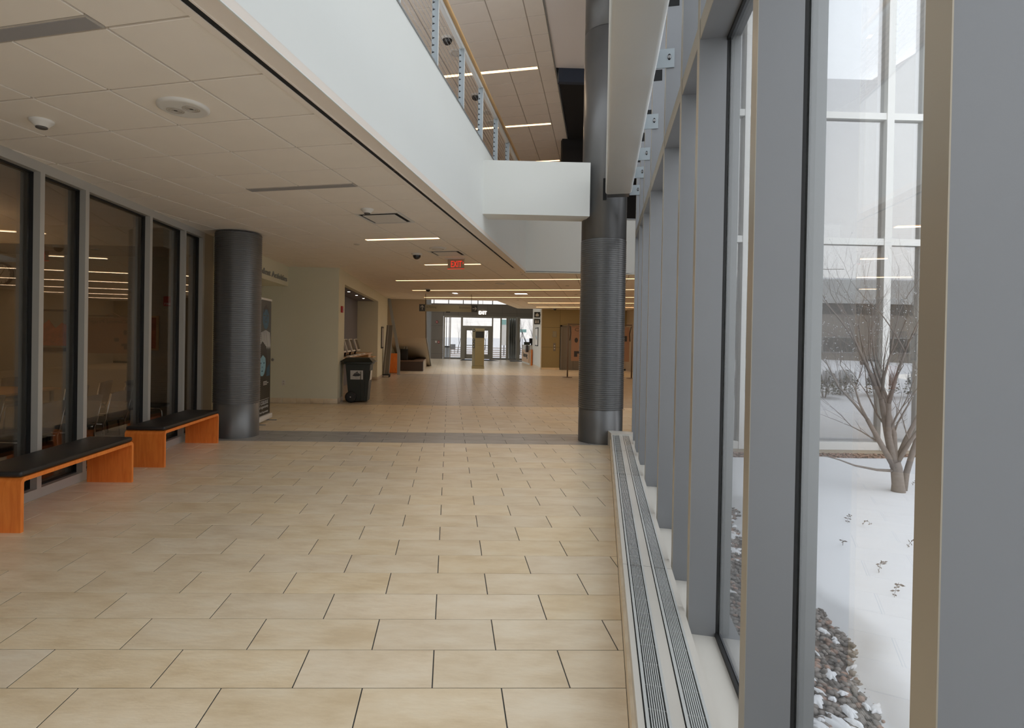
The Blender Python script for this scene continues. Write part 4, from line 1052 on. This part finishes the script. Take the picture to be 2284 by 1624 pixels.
el = thing('call_panel', 'narrow brown elevator call panel on the ochre wall', 'panel', (5.33, 28.64, 1.15)); part('plate', B().bbox(-.06, .06, -.02, 0, -.2, .2, .004), M['door_grey'], el)
for z in (-.08, .06): part('button', B().lathe([(.025, 0), (.025, .008)], 12, xf=Matrix.Translation((0, -.02, z)) @ Matrix.Rotation(PI/2, 4, 'X')), M['fix'], el)
el2 = thing('wall_plaque', 'square taupe plaque on the ochre wall above the call panel', 'sign', (5.33, 28.64, 1.80)); part('plate', B().bbox(-.1, .1, -.015, 0, -.15, .15, .004), M['wallpanel'], el2); part('inset', B().box(-.08, .08, -.018, -.015, -.13, .13), M['khaki'], el2)
# restroom / info blade signs on the white wall
for z, lb, kind in ((2.78, 'upper black square sign with a building symbol on the white wall end', 'house'), (2.44, 'lower black square sign with restroom figures on the white wall end', 'wc')):
    s_ = thing('blade_sign', lb, 'sign', (4.48, 28.9, z), 0, 'black square signs on the white wall')
    part('panel', B().bbox(-.17, .13, -.02, .02, -.145, .145, .004), M['sign_black'], s_)
    part('mount', B().box(.10, .16, -.01, .01, -.05, .05), M['alu_dark'], s_)
    if kind == 'house': part('symbol', B().prism([(-.1, -.08), (.06, -.08), (.06, .02), (-.02, .09), (-.1, .02)], -.024, -.02, axis='y'), M['sign_white'], s_)
    else:
        fb = B()
        for x in (-.08, .03): fb.box(x-.03, x+.03, -.024, -.02, -.09, .04).prism(ell(x, .07, .02, .02, 10), -.024, -.02, axis='y')
        part('symbol', fb, M['sign_white'], s_)
pc = thing('framed_picture', 'tall black framed picture on the receding white wall', 'picture', (4.745, 30.6, 1.68), -.056)
part('frame', B().box(-.04, 0, -.75, .75, -.52, .48).box(-.045, -.04, -.75, .75, -.52, .48), M['black'], pc); part('print', B().box(-.05, -.045, -.66, .66, -.46, .42), M['paperb'], pc); part('printed_shape', B().prism([(-.3, -.1), (.1, .1), (.25, .0), (-.1, -.2)], -.053, -.05, axis='x'), M['blueface'], pc)
# reception desk
dk = thing('reception_desk', 'pale reception desk with a light wood front at the end of the white wall', 'desk', (4.75, 34.9, 0))
part('body', B().box(-.02, .9, -1.6, 1.75, .0, 1.12), M['white'], dk); part('wood_front', B().box(-.06, -.02, -1.55, 1.6, .12, .86), M['oakbright'], dk); part('plinth', B().box(-.015, .8, -1.5, 1.6, 0, .1), M['black'], dk)
part('counter_top', B().box(-.08, .95, -1.62, 1.78, 1.12, 1.16), M['fix'], dk)
text('lettering', 'Tutoring', .42, (-.065, 1.1, .42), '-x', M['sign_txt'], dk, .01, width=2.1)
wp2 = thing('wooden_side_panel', 'narrow orange wood panel at the near end of the reception desk', 'panel', (4.79, 33.05, 0)); part('board', B().box(-.05, .03, -.3, .15, 0, .92), M['cherry'], wp2); part('edge', B().box(-.055, -.05, -.3, .15, 0, .92), M['oak'], wp2)
dm = thing('desk_monitor', 'dark monitor turned sideways on the reception desk', 'monitor', (4.9, 34.0, 1.16)); part('screen_housing', B().bbox(-.1, .25, -.03, .03, .1, .42, .008), M['black'], dm); part('stand', B().box(0, .08, -.02, .02, 0, .1), M['black'], dm)
db = thing('desk_bag', 'dark box hanging on the front of the reception desk', 'box', (4.60, 33.6, .75)); part('pouch', B().bbox(-.06, .06, -.2, .2, 0, .38, .01), M['darkwood'], db); part('strap', B().box(-.04, .04, -.15, .15, .38, .42), M['black'], db)
dp = thing('desk_tray', 'low dark tray at the far corner of the reception desk', 'tray', (4.95, 36.3, 1.16)); part('tray', B().bbox(-.15, .2, -.2, .2, 0, .16, .01), M['shrub'], dp); part('rim', B().box(-.16, .21, -.21, .21, .16, .18), M['black'], dp)

# display board with poster
bd = thing('display_board', 'peach poster board on brown posts behind the right column', 'display board', (0, 22.85, 0))
for x in (4.80, 7.42):
    part('post', B().tube([(x, 0, .03), (x, 0, 2.2)], .028, 12), M['postwood'], bd); part('foot', B().lathe([(.2, 0), (.2, .015), (.03, .03)], 24, (x, 0, 0)), M['postwood'], bd)
part('top_rail', B().box(4.82, 7.4, -.015, .015, 2.14, 2.19), M['postwood'], bd)
ps = part('poster', B().box(4.93, 7.3, -.03, -.015, .68, 2.08), M['peach'], bd)
text('lettering', 'Central Programs', .2, (5.05, -.034, 1.88), '-y', M['sign_txt'], ps, .001, width=1.9)
pp = B().prism(ell(5.13, 1.52, .07, .1), -.034, -.03, axis='y').box(5.38, 5.56, -.034, -.03, 1.15, 1.30).box(5.05, 5.28, -.034, -.03, .98, 1.08).box(5.05, 5.18, -.034, -.03, .85, .98).box(6.9, 7.2, -.034, -.03, 1.5, 1.72)
part('printed_photo', pp, M['poster_dark'], ps)
part('garland', B().tube([(4.85, -.03, 2.12), (5.0, -.04, 2.06), (5.3, -.04, 2.12), (5.6, -.04, 2.28), (5.9, -.04, 2.2)], .02, 6), M['peach'], bd)
part('garland', B().tube([(4.86, -.03, 2.1), (4.9, -.04, 1.8), (4.86, -.04, 1.5)], .02, 6), M['darkwood'], bd); part('garland', B().tube([(7.36, -.03, 2.1), (7.3, -.04, 1.8), (7.32, -.04, 1.5)], .02, 6), M['darkwood'], bd)

# ================================================================ MEETING ROOM CONTENTS
def chair(loc, rz, label, group='grey stacking chairs in the meeting room'):
    global chair0
    if chair0 is None:
        t = thing('stacking_chair', label, 'chair', loc, rz, group)   # faces +y (back at -y)
        part('seat', B().bbox(-.22, .22, -.2, .22, .435, .465, .014), M['chairseat'], t)
        bk_ = B(); N = 8; Mz = 5; vs = []
        for j in range(Mz+1):
            for i in range(N+1):
                u = i/N-.5; v = j/Mz; w = .225*(1-.12*(1-v)); x = u*2*w
                y = -.24-.06*v+ -.05*(1-(2*u)**2)*.8; z = .50+.29*v + (.03*v if True else 0)-.02*abs(2*u)**4*v
                vs.append((x, y, z))
        n0 = len(vs); vs += [(a, b-.012, c) for a, b, c in vs]; fs = []
        for j in range(Mz):
            for i in range(N):
                a = j*(N+1)+i; fs += [(a, a+1, a+N+2, a+N+1), (n0+a, n0+a+N+1, n0+a+N+2, n0+a+1)]
        for i in range(N): fs += [(i, n0+i, n0+i+1, i+1), (Mz*(N+1)+i, Mz*(N+1)+i+1, n0+Mz*(N+1)+i+1, n0+Mz*(N+1)+i)]
        for j in range(Mz):
            a = j*(N+1); b = a+N; fs += [(a, a+N+1, n0+a+N+1, n0+a), (b, n0+b, n0+b+N+1, b+N+1)]
        bk_.add(vs, fs, True); part('backrest', bk_, M['chair'], t)
        for sx_ in (-1, 1):
            x = sx_*.225
            part('leg', B().tube([(x, -.30, .80), (x, -.24, .5), (x, -.21, .42), (x, -.25, .01)], .011, 8), M['chrome'], t)
            part('leg', B().tube([(x, -.2, .43), (x, .2, .43), (x, .23, .40), (x, .25, .01)], .011, 8), M['chrome'], t)
        chair0 = t; return t
    return copy_tree(chair0, label, loc, rz)
chair0 = None
cl_ = ['grey chair behind the glass above the middle of the nearer bench', 'grey chair behind the glass left of the gap between the benches', 'grey chair behind the glass just left of the farther bench', 'dark chair seen in the fourth glass bay above the farther bench', 'dark chair farthest right in the fourth glass bay']
for (x, y, rz), lb in zip([(-4.36, 5.90, PI/2), (-4.34, 6.50, PI/2), (-4.34, 7.12, PI/2), (-4.66, 7.98, PI/2), (-4.42, 8.62, -PI/2)], cl_): chair((x, y, 0), rz, lb)
for (x, y, rz), lb in zip([(-5.2, 7.62, PI/2), (-5.35, 8.45, PI/2+.2), (-6.6, 8.55, PI), (-4.55, 5.0, PI/2), (-5.3, 6.3, PI/2)], ['grey chair pushed up to the near side of the meeting table', 'grey chair at the right corner of the meeting table', 'dark chair beyond the far edge of the meeting table', 'chair behind the glass near the left frame edge', 'grey chair at the left part of the meeting table']): chair((x, y, 0), rz, lb)
for i, (x0, x1, y0, y1) in enumerate(((-6.6, -5.5, 5.4, 6.85), (-6.6, -5.5, 6.87, 8.2))):
    tb = thing('meeting_table', ['nearer orange wood meeting table with white edge behind the glass', 'farther orange wood meeting table behind the glass'][i], 'table', ((x0+x1)/2, (y0+y1)/2, 0), 0, 'meeting tables'); a = (x1-x0)/2; b = (y1-y0)/2
    part('tabletop', B().bbox(-a, a, -b, b, .71, .74, .006), M['tablewood'], tb)
    for sx_, sy_ in ((-1, -1), (-1, 1), (1, -1), (1, 1)): part('leg', B().tube([(sx_*(a-.08), sy_*(b-.08), 0), (sx_*(a-.08), sy_*(b-.08), .71)], .025, 12), M['alu_dark'], tb)
    part('apron', B().box(-a+.08, a-.08, -b+.07, -b+.09, .64, .71), M['alu_dark'], tb)
ck = thing('wall_clock', 'round wall clock with dark rim seen through the first glass bay', 'clock', (-6.93, 8.97, 2.40))
RX = Matrix.Rotation(PI/2, 4, 'X')
part('rim', B().lathe([(.15, 0), (.175, 0), (.18, .035), (.152, .045)], 40, xf=RX, caps=False), M['black'], ck); part('dial', B().lathe([(.152, 0), (.152, .02)], 40, xf=RX), M['clockface'], ck)
for n_ in range(1, 13):
    a = n_*PI/6; text('numeral', str(n_), .045, (.125*math.sin(a), -.021, .125*math.cos(a)-.015), '-y', M['black'], ck, .001, align='CENTER')
part('hour_hand', B().box(-.005, .005, -.026, -.024, 0, .08, xf=Matrix.Rotation(-2.2, 4, 'Y')), M['black'], ck); part('minute_hand', B().box(-.003, .003, -.028, -.026, 0, .115, xf=Matrix.Rotation(.55, 4, 'Y')), M['black'], ck)
p1 = thing('framed_print', 'framed print of orange flowers on the meeting room wall', 'picture', (-6.15, 8.97, 1.55))
part('frame', B().box(-.35, .28, -.02, 0, -.33, .32), M['black'], p1); part('sky_print', B().box(-.34, .27, -.024, -.02, -.27, .29), M['wallpanel'], p1); part('flower_print', B().prism([(-.34, -.24), (.27, -.24), (.27, .05), (.15, .12), (.05, .03), (-.05, .16), (-.15, .08), (-.25, .13), (-.34, .1)], -.028, -.024, axis='y'), M['flower'], p1)
p2_ = thing('framed_print', 'tan framed print beside the pull station in the meeting room', 'picture', (-4.70, 8.97, 1.53))
part('frame', B().box(-.2, .17, -.02, 0, -.27, .27), M['oak'], p2_); part('print', B().box(-.17, .13, -.024, -.02, -.24, .24), M['flower'], p2_)
for x, y, lb in ((-5.9, 5.6, 'nearest recessed downlight in the meeting room ceiling'), (-5.1, 8.3, 'recessed downlight at the right of the meeting room ceiling'), (-6.4, 8.0, 'recessed downlight in the middle of the meeting room ceiling')):
    th = thing('downlight', lb, 'ceiling light', (x, y, 2.98 if y < 7.9 else 2.72), 0, 'meeting room downlights'); part('ring', B().lathe([(.075, 0), (.075, -.006), (.06, -.006)], 24), M['chrome'], th); part('lens', B().lathe([(.055, -.002), (.05, -.005)], 24), M['litw'], th)
cvl = bpy.data.lights.new('cove_lamp', 'AREA'); cvl.energy = 14; cvl.color = (1, .66, .34); cvl.shape = 'RECTANGLE'; cvl.size = 3.0; cvl.size_y = .3
cvo = bpy.data.objects.new('cove_lamp', cvl); C.objects.link(cvo); cvo.location = (-7.5, 6.6, 2.2); cvo.rotation_euler = (PI, 0, 0)

# ================================================================ OUTDOORS: COURTYARD
def snow_field(x0, x1, y0, y1, nx, ny, fz, keep=lambda x, y: True):
    vs = []; fs = []
    for j in range(ny+1):
        for i in range(nx+1):
            x = x0+(x1-x0)*i/nx; y = y0+(y1-y0)*j/ny; vs.append((x, y, fz(x, y)))
    for j in range(ny):
        for i in range(nx):
            a = j*(nx+1)+i; xm = x0+(x1-x0)*(i+.5)/nx; ym = y0+(y1-y0)*(j+.5)/ny
            if keep(xm, ym): fs.append((a, a+1, a+nx+2, a+nx+1))
    return B().add(vs, fs, True)
def nz(x, y): return math.sin(x*1.7+.6*math.sin(y*1.1))*math.cos(y*1.3+.5)*.5+.5*math.sin(x*3.1+y*2.3)*.35
def edge_s(t): return 1.24+.06*math.sin(t*2.1)+.05*math.sin(t*5.3+1)+.02*math.sin(t*13)
def fz(x, y):
    s = s_of(x, y); t = t_of(x, y); e = edge_s(t)
    h = -.16
    k = max(0, min(1, (s-e)/.14)); k = k*k*(3-2*k)
    k2 = max(0, min(1, (7.93+.05*math.sin(x*4)-y)/.12)) if y < 9 else 1; k2 = k2*k2*(3-2*k2)
    z = -.15+.10*min(k, k2)+.02*nz(x, y)*min(k, k2)
    far = max(0, min(1, (3.0-y)/8)); 
    z += .55*far*far*(3-2*far) if s > 3 else 0
    return z
gr = snow_field(.2, 16, -6, 8.9, 180, 170, fz)
ground = struct('ground', gr, M['snow'])
# ground further out (south-east court) and beyond
def fz2(x, y): return .12+.25*math.sin(x*.2)*math.cos(y*.23)
struct('ground', snow_field(3, 70, -60, -5.9, 50, 50, lambda x, y: (.40 if y > -9 else .3)+.1*math.sin(x*.3)), M['snow']).name = 'ground.001'
struct('ground', snow_field(15.9, 70, -6, 60, 30, 40, lambda x, y: .2+.15*math.sin(x*.3+y*.2)), M['snow']).name = 'ground.002'
gbed = struct('gravel_bed', B().prism([W(.60, -1.5), W(1.5, -1.5), W(1.5, 8.8), W(.60, 8.8)], -.16, -.137).box(2.8, 14, 7.8, 8.52, -.16, -.136), M['mulch'])
# river stones
import itertools
ico = bmesh.new(); bmesh.ops.create_icosphere(ico, subdivisions=1, radius=1); ico_v = [v.co.copy() for v in ico.verts]; ico_f = [[v.index for v in f.verts] for f in ico.faces]; ico.free()
smesh = []
for k in range(10):
    for mm in ('stone', 'stone_red'):
        vs = []
        for v in ico_v:
            q = 1+random.uniform(-.16, .16); vs.append((v.x*q*1.0, v.y*q*.74, v.z*q*.55))
        me = B().add(vs, ico_f, True).mesh('stone', M[mm]); smesh.append((me, vs, mm))
cand = []
rs = random.Random(3)
def stones_in(s0, s1, t0, t1, n, r0, r1):
    out = []
    for _ in range(n):
        s = rs.uniform(s0, s1); t = rs.uniform(t0, t1)
        if s > edge_s(t)+.06: continue
        out.append((s, t, rs.uniform(r0, r1)))
    return out
allst = stones_in(.72, 1.42, 2.0, 6.2, 4200, .015, .027)
allst.sort(key=lambda a: a[1])
stm = {'stone': B(), 'stone_red': B()}
cnt = 0
for (s, t, r) in allst:
    x, y = W(s, t); me, vs, mm = smesh[rs.choice([0, 2, 4, 6, 8, 10, 12, 14, 16, 18]+[1, 5])]
    z = -.137+rs.uniform(.0, .016); rot = Matrix.Rotation(rs.uniform(0, 6.28), 3, 'Z') @ Matrix.Rotation(rs.uniform(-.35, .35), 3, 'X')
    px_ok = t > 2.45 and s > .85
    if cnt < 290 and px_ok:
        o = put('stone', me, gbed, (x, y, z)); o.rotation_euler = rot.to_euler(); o.scale = (r, r, r); cnt += 1
    else: stm[mm].add([rot @ (Vector(v)*r)+Vector((x, y, z)) for v in vs], ico_f, True)
for mm, mb in stm.items():
    o = part('stone_field', mb, M[mm], gbed); o['kind'] = 'stuff'
# mulch chips by the facade
ch = B()
for _ in range(2200):
    x = rs.uniform(3.2, 9); y = rs.uniform(7.88, 8.5); r = rs.uniform(.012, .03); rot = Matrix.Rotation(rs.uniform(0, 6.28), 3, 'Z') @ Matrix.Rotation(rs.uniform(-.5, .5), 3, 'X'); vs = smesh[0][1]
    ch.add([rot @ (Vector(v)*r)+Vector((x, y, -.13)) for v in vs], ico_f, True)
o = part('chip_field', ch, M['stone_red'], gbed); o['kind'] = 'stuff'
# snow patches lying on the stones
pb = B()
def blob(mb, cx, cy, rx, ry, h, rot, z0):
    n = 30; h *= .55; ph = [rs.uniform(-.5, .45) for _ in range(n)]; ph = [(ph[i-1]*.5+ph[i]+ph[(i+1) % n]*.5)/1.7 for i in range(n)]; vs = [(cx, cy, z0+h)]; fs = []
    for q, hh in ((.45, .95), (.8, .62), (1, 0)):
        for i in range(n):
            a = 2*PI*i/n; k = q*(1+ph[i]); x = rx*k*math.cos(a); y = ry*k*math.sin(a); vs.append((cx+x*math.cos(rot)-y*math.sin(rot), cy+x*math.sin(rot)+y*math.cos(rot), z0+h*hh))
    for i in range(n): fs.append((0, 1+i, 1+(i+1) % n))
    for r_ in range(2):
        for i in range(n): a = 1+r_*n; fs.append((a+i, a+n+i, a+n+(i+1) % n, a+(i+1) % n))
    mb.add(vs, fs, True)
for (s, t, rx, ry) in [(1.06, 2.72, .17, .055), (1.12, 2.52, .24, .07), (1.0, 2.68, .12, .04), (1.16, 2.70, .10, .04), (1.0, 2.95, .06, .03), (.95, 2.75, .05, .03), (1.0, 3.25, .07, .035), (1.08, 3.5, .06, .03), (.98, 3.75, .05, .03), (1.12, 2.9, .05, .03), (1.0, 5.1, .1, .06), (.95, 5.5, .12, .06), (1.05, 4.9, .09, .04), (1.1, 5.35, .12, .07), (.9, 5.2, .06, .03), (1.05, 5.75, .1, .06), (1.02, 2.55, .05, .025), (.98, 2.62, .045, .02), (1.15, 3.2, .05, .03)]:
    x, y = W(s, t); blob(pb, x, y, rx, ry, .022, -ANG+PI/2+rs.uniform(-.4, .4), -.125)
for _ in range(140):
    s = rs.uniform(.8, 1.3); t = rs.uniform(2.2, 6.2); x, y = W(s, t); blob(pb, x, y, rs.uniform(.012, .045), rs.uniform(.008, .025), .02, rs.uniform(0, 3), -.118)
o = part('snow_patch', pb, M['snow'], gbed); o['kind'] = 'stuff'

# courtyard tree
def grow(mb, p, d, L, r, depth, rnd_, out, snow=None):
    n = 3 if depth < 5 else 2; pts = [Vector(p)]; rad = [r]; cur = Vector(p); dd = Vector(d).normalized()
    for i in range(n):
        dd = (dd+Vector((rnd_.uniform(-.16, .16), rnd_.uniform(-.16, .16), rnd_.uniform(-.05, .14)))).normalized(); cur = cur+dd*L/n; pts.append(cur.copy()); rad.append(r*(1-.42*(i+1)/n))
    mb.tube(pts, rad, 7 if r > .01 else (5 if r > .004 else 3), caps=r > .01)
    if snow is not None and r < .012 and rnd_.random() < .35: 
        q = pts[1]; snow.append((q.x, q.y, q.z+r, r+.004))
    if depth <= 0: return
    k = 2 if rnd_.random() < .6 else 3
    for i in range(k):
        ax = dd.cross(Vector((rnd_.uniform(-1, 1), rnd_.uniform(-1, 1), rnd_.uniform(-1, 1)))).normalized()
        a = rnd_.uniform(.25, .75)*(1 if i else .5); nd = (dd*math.cos(a)+ax*math.sin(a)+Vector((0, 0, .12))).normalized()
        grow(mb, pts[-1] if i < 2 else pts[1], nd, L*rnd_.uniform(.62, .88), rad[-1]*(.87 if i == 0 else .68), depth-1, rnd_, out, snow)
    if depth > 1:
        for q in pts[1:-1]:
            if rnd_.random() < .75:
                nd = (dd+Vector((rnd_.uniform(-1, 1), rnd_.uniform(-1, 1), rnd_.uniform(-.2, .9)))).normalized(); grow(mb, q, nd, L*.5, r*.28, max(0, depth-3), rnd_, out, snow)
rt = random.Random(11)
tr_ = thing('courtyard_tree', 'bare multi-stemmed tree standing in the snow outside the window', 'tree', (4.92, 6.03, -.07))
trk = B(); snowp = []
trk.tube([(0, 0, -.05), (-.01, 0, .1), (-.03, 0, .27), (-.05, .0, .34)], [.075, .058, .055, .05], 12)
trk.tube([(.09, .06, -.05), (.13, .06, .2), (.2, .06, .45), (.30, .05, .75)], [.04, .03, .028, .026], 8)
part('trunk', trk, M['bark'], tr_)
br = B()
for (dx, dy, dz, L, r, dep) in ((-.55, -.05, .75, .62, .034, 6), (-.32, .1, .95, .72, .040, 6), (-.08, -.1, 1, .75, .044, 6), (.12, .1, 1, .72, .036, 6), (.42, 0, .9, .65, .032, 6), (-.18, .25, 1, .7, .030, 6), (.25, -.25, .95, .62, .026, 5)):
    grow(br, (-.05, 0, .28), (dx, dy, dz), L, r, dep, rt, None, snowp)
grow(br, (.30, .05, .75), (.2, 0, 1), .6, .024, 5, rt, None, snowp)
br.tube([(-.04, 0, .24), (-.25, 0, .25), (-.48, .02, .29), (-.65, .02, .35), (-.85, .02, .40)], [.018, .014, .011, .008, .004], 6)
part('branches', br, M['bark'], tr_)
sn = B()
rt2 = random.Random(5)
for (x, y, z, r) in snowp:
    if rt2.random() < .5: continue
    r = min(.008, r*1.0); sn.add([Vector(v)*r*1.0+Vector((x, y, z)) for v in ico_v], ico_f, True)
o = part('snow_clump', sn, M['snow'], tr_); o['kind'] = 'stuff'
# weeds poking out of the snow
wlab = ['bent seed stalk nearest the middle of the snow', 'curled seed stalk in the snow below the middle', 'short weed tuft in the snow left of the window post', 'low weed tuft in front of the tree', 'weed tuft at the right edge of the snow', 'small leafy sprig at the left edge of the snow by the window frame', 'grassy weed behind the tree trunk', 'reddish seed stalk lying low in the near snow']
for i, (x, y) in enumerate(((3.582, 4.957), (3.147, 4.4), (3.037, 3.882), (3.682, 4.899), (3.643, 4.361), (4.113, 6.198), (5.3, 6.3), (2.844, 3.501))):
    w = B(); a = rt2.uniform(0, 6.28); q = [(0, 0, -.03)]
    for k in range(6): q.append((math.cos(a)*.022*k, math.sin(a)*.022*k, .015+.045*math.sin(k/5*PI*.75)))
    w.tube(q, .0016, 4)
    wd_ = thing('dead_weed', wlab[i], 'weed', (x, y, fz(x, y)), 0, 'dead weeds in the snow'); part('stem', w, M['bark_dark'], wd_)
    lf = B()
    for k in range(1, 7):
        c = Vector(q[k]); e = Vector((rt2.uniform(-.03, .03), rt2.uniform(-.03, .03), rt2.uniform(-.01, .02))); f = Vector((0, 0, .006)); lf.add([c, c+e*.5+f, c+e, c+e*.5-f], [(0, 1, 2, 3)]); lf.add([c, c-e*.5+f, c-e*.8, c-e*.5-f], [(0, 1, 2, 3)])
    part('seed_heads', lf, M['bark_dark'], wd_)
# shrub row and far building (seen in the courtyard glass)
for i in range(9):
    x = 6.9+i*.95; y = 1.0+.35*math.sin(i*2.1); sh_ = thing('evergreen_shrub', order[i]+' snowy evergreen shrub of the row across the courtyard', 'shrub', (x, y, .0), 0, 'shrub row across the courtyard')
    lv = B()
    for _ in range(650):
        u = rt2.uniform(0, 6.28); v = rt2.random()**.5; r = .42*v; c = Vector((r*math.cos(u), r*math.sin(u), .1+rt2.random()*(.75*(1-v*v*.6)))); e = Vector((rt2.uniform(-1, 1), rt2.uniform(-1, 1), rt2.uniform(-.3, 1))).normalized()*.06; f = e.cross(Vector((0, 0, 1))).normalized()*.022
        lv.add([c, c+e*.5+f, c+e, c+e*.5-f], [(0, 1, 2, 3)])
    part('foliage', lv, M['shrub'], sh_)
    stx = B()
    for k in range(4): stx.tube([(0, 0, -.1), (.15*math.cos(k*1.6), .15*math.sin(k*1.6), .4)], .012, 5)
    part('stem', stx, M['bark'], sh_)
    sc2 = B()
    for _ in range(60):
        u = rt2.uniform(0, 6.28); r = .36*rt2.random(); sc2.add([Vector(v)*rt2.uniform(.012, .03)+Vector((r*math.cos(u), r*math.sin(u), .3+rt2.random()*.5)) for v in ico_v], ico_f, True)
    o = part('snow_clump', sc2, M['snow'], sh_); o['kind'] = 'stuff'
fb = thing('brick_building', 'long grey brick building with pale roof band reflected in the courtyard glass', 'building', (27, -24, 0))
part('wall', B().box(-22, 30, -6, 0, 0, 3.75), M['brick'], fb); part('roof_band', B().box(-22.2, 30.2, -6.2, .35, 4.55, 6.3), M['band'], fb)
wn = B()
part('upper_glazing', B().box(-22, 30, -5.9, .05, 3.75, 4.55), M['winglass'], fb)
for k in range(12):
    x = -20+k*4.1
    f_ = part('window', B().box(x, x+2.6, 0, .08, .9, 2.1), M['alu_dark'], fb); part('pane', B().box(x+.08, x+2.52, .08, .1, .98, 2.02), M['winglass'], f_)
part('parapet_snow', B().box(-22.2, 30.2, -6.2, .35, 6.3, 6.4), M['snow'], fb)
pg = put('pennant_string', None, None, (22, -22.5, 0)); tag(pg, 'string of small red pennants on the building roof', 'pennants')
part('line', B().tube([(-6, 0, 6.9), (0, 0, 6.75), (6, 0, 6.9)], .02, 5), M['bark_dark'], pg)
for k in range(7): part('pennant', B().prism([(-4.5+k*1.4, 6.85), (-4.1+k*1.4, 6.85), (-4.3+k*1.4, 6.5)], -.01, .01, axis='y'), M['flag'], pg)
rt = random.Random(23)
for i, (x, y) in enumerate(((15, -14), (19, -16), (24, -15), (29, -17), (35, -16))):
    tt = thing('winter_tree', order[i]+' bare tree in front of the grey brick building', 'tree', (x, y, .2), 0, 'bare trees before the brick building'); mb = B(); grow(mb, (0, 0, -.2), (0, 0, 1), 1.7, .11, 6, rt, None); part('branches', mb, M['bark_dark'], tt)

# ================================================================ OUTDOORS: BEYOND THE ENTRANCE
struct('ground', snow_field(-40, 40, 41.3, 200, 30, 30, lambda x, y: -.12 if y < 115 else -.12+.02*(y-115)), M['snow']).name = 'ground.003'
for a_, b_ in ((50, 53), (56, 60), (64, 69), (75, 81), (92, 100)): part('paving_band', B().box(-14, 16, a_, b_, -.12, -.10), M['path'], bpy.data.objects['ground.003'])
rt = random.Random(77)
flab = ['small bare tree outside left of the entrance doors', 'bare tree outside seen above the entrance doors', 'bare tree outside right of the entrance doors', 'leaning bare tree outside beside the vestibule', 'spreading bare tree outside above the reception desk', 'distant bare tree outside the far right window', 'tall bare tree far behind the entrance doors']
for (x, y, r, L, dep), lb in zip(((.9, 62, .06, 1.1, 7), (2.9, 70, .055, 1.3, 7), (7.2, 58, .08, 1.3, 7), (6.9, 50, .08, 1.2, 7), (8.8, 60, .12, 1.3, 7), (10.4, 63, .09, 1.3, 7), (5.0, 80, .07, 1.4, 6)), flab):
    tt = thing('winter_tree', lb, 'tree', (x, y, -.12), 0, 'bare trees beyond the entrance'); mb = B(); grow(mb, (0, 0, -.1), (0, 0, 1), L, r, dep, rt, None); part('branches', mb, M['haze_bark'], tt)
for (x, y, h_), lb in zip(((-.35, 60, 4.3), (-.05, 60, 4.4)), ('left thin lamp post outside the entrance', 'right thin lamp post outside the entrance')):
    lp = thing('lamp_post', lb, 'lamp post', (x, y, -.12), 0, 'lamp posts outside'); part('pole', B().tube([(0, 0, 0), (0, 0, h_)], .04, 8), M['haze_bark'], lp); part('head', B().box(-.25, .05, -.08, .08, h_-.05, h_+.05), M['haze_bark'], lp)
lbx = thing('litter_bin', 'dark slatted litter bin outside left of the entrance doors', 'bin', (-.2, 43.5, -.12))
part('body', B().lathe([(.22, 0), (.25, .9)], 24), M['alu_dark'], lbx); part('top_ring', B().lathe([(.26, .9), (.26, 1.0), (.2, 1.02)], 24), M['black'], lbx)
bb = thing('map_board', 'pale notice board on a post outside the entrance', 'sign', (5.3, 55, -.12)); part('board', B().box(-.25, .25, -.05, .05, 1.0, 3.0), M['fix'], bb); part('header', B().box(-.28, .28, -.06, .06, 3.0, 3.5), M['teal'], bb); part('post', B().box(-.05, .05, -.04, .04, 0, 1.0), M['haze_bark'], bb)
rs_ = thing('road_sign', 'small teal road sign on a post outside the far right window', 'sign', (7.2, 56, -.12)); part('panel', B().box(-.4, .4, -.02, .02, 2.3, 2.6), M['teal'], rs_); part('post', B().tube([(0, .03, 0), (0, .03, 2.6)], .03, 8), M['haze_bark'], rs_)
bxx = thing('utility_box', 'small grey box on legs in the snow outside the entrance', 'box', (.35, 57, -.12)); part('cabinet', B().bbox(-.25, .25, -.15, .15, .5, 1.0, .01), M['haze_bark'], bxx); part('leg', B().box(-.2, -.15, -.05, .05, 0, .5).box(.15, .2, -.05, .05, 0, .5), M['haze_bark'], bxx)
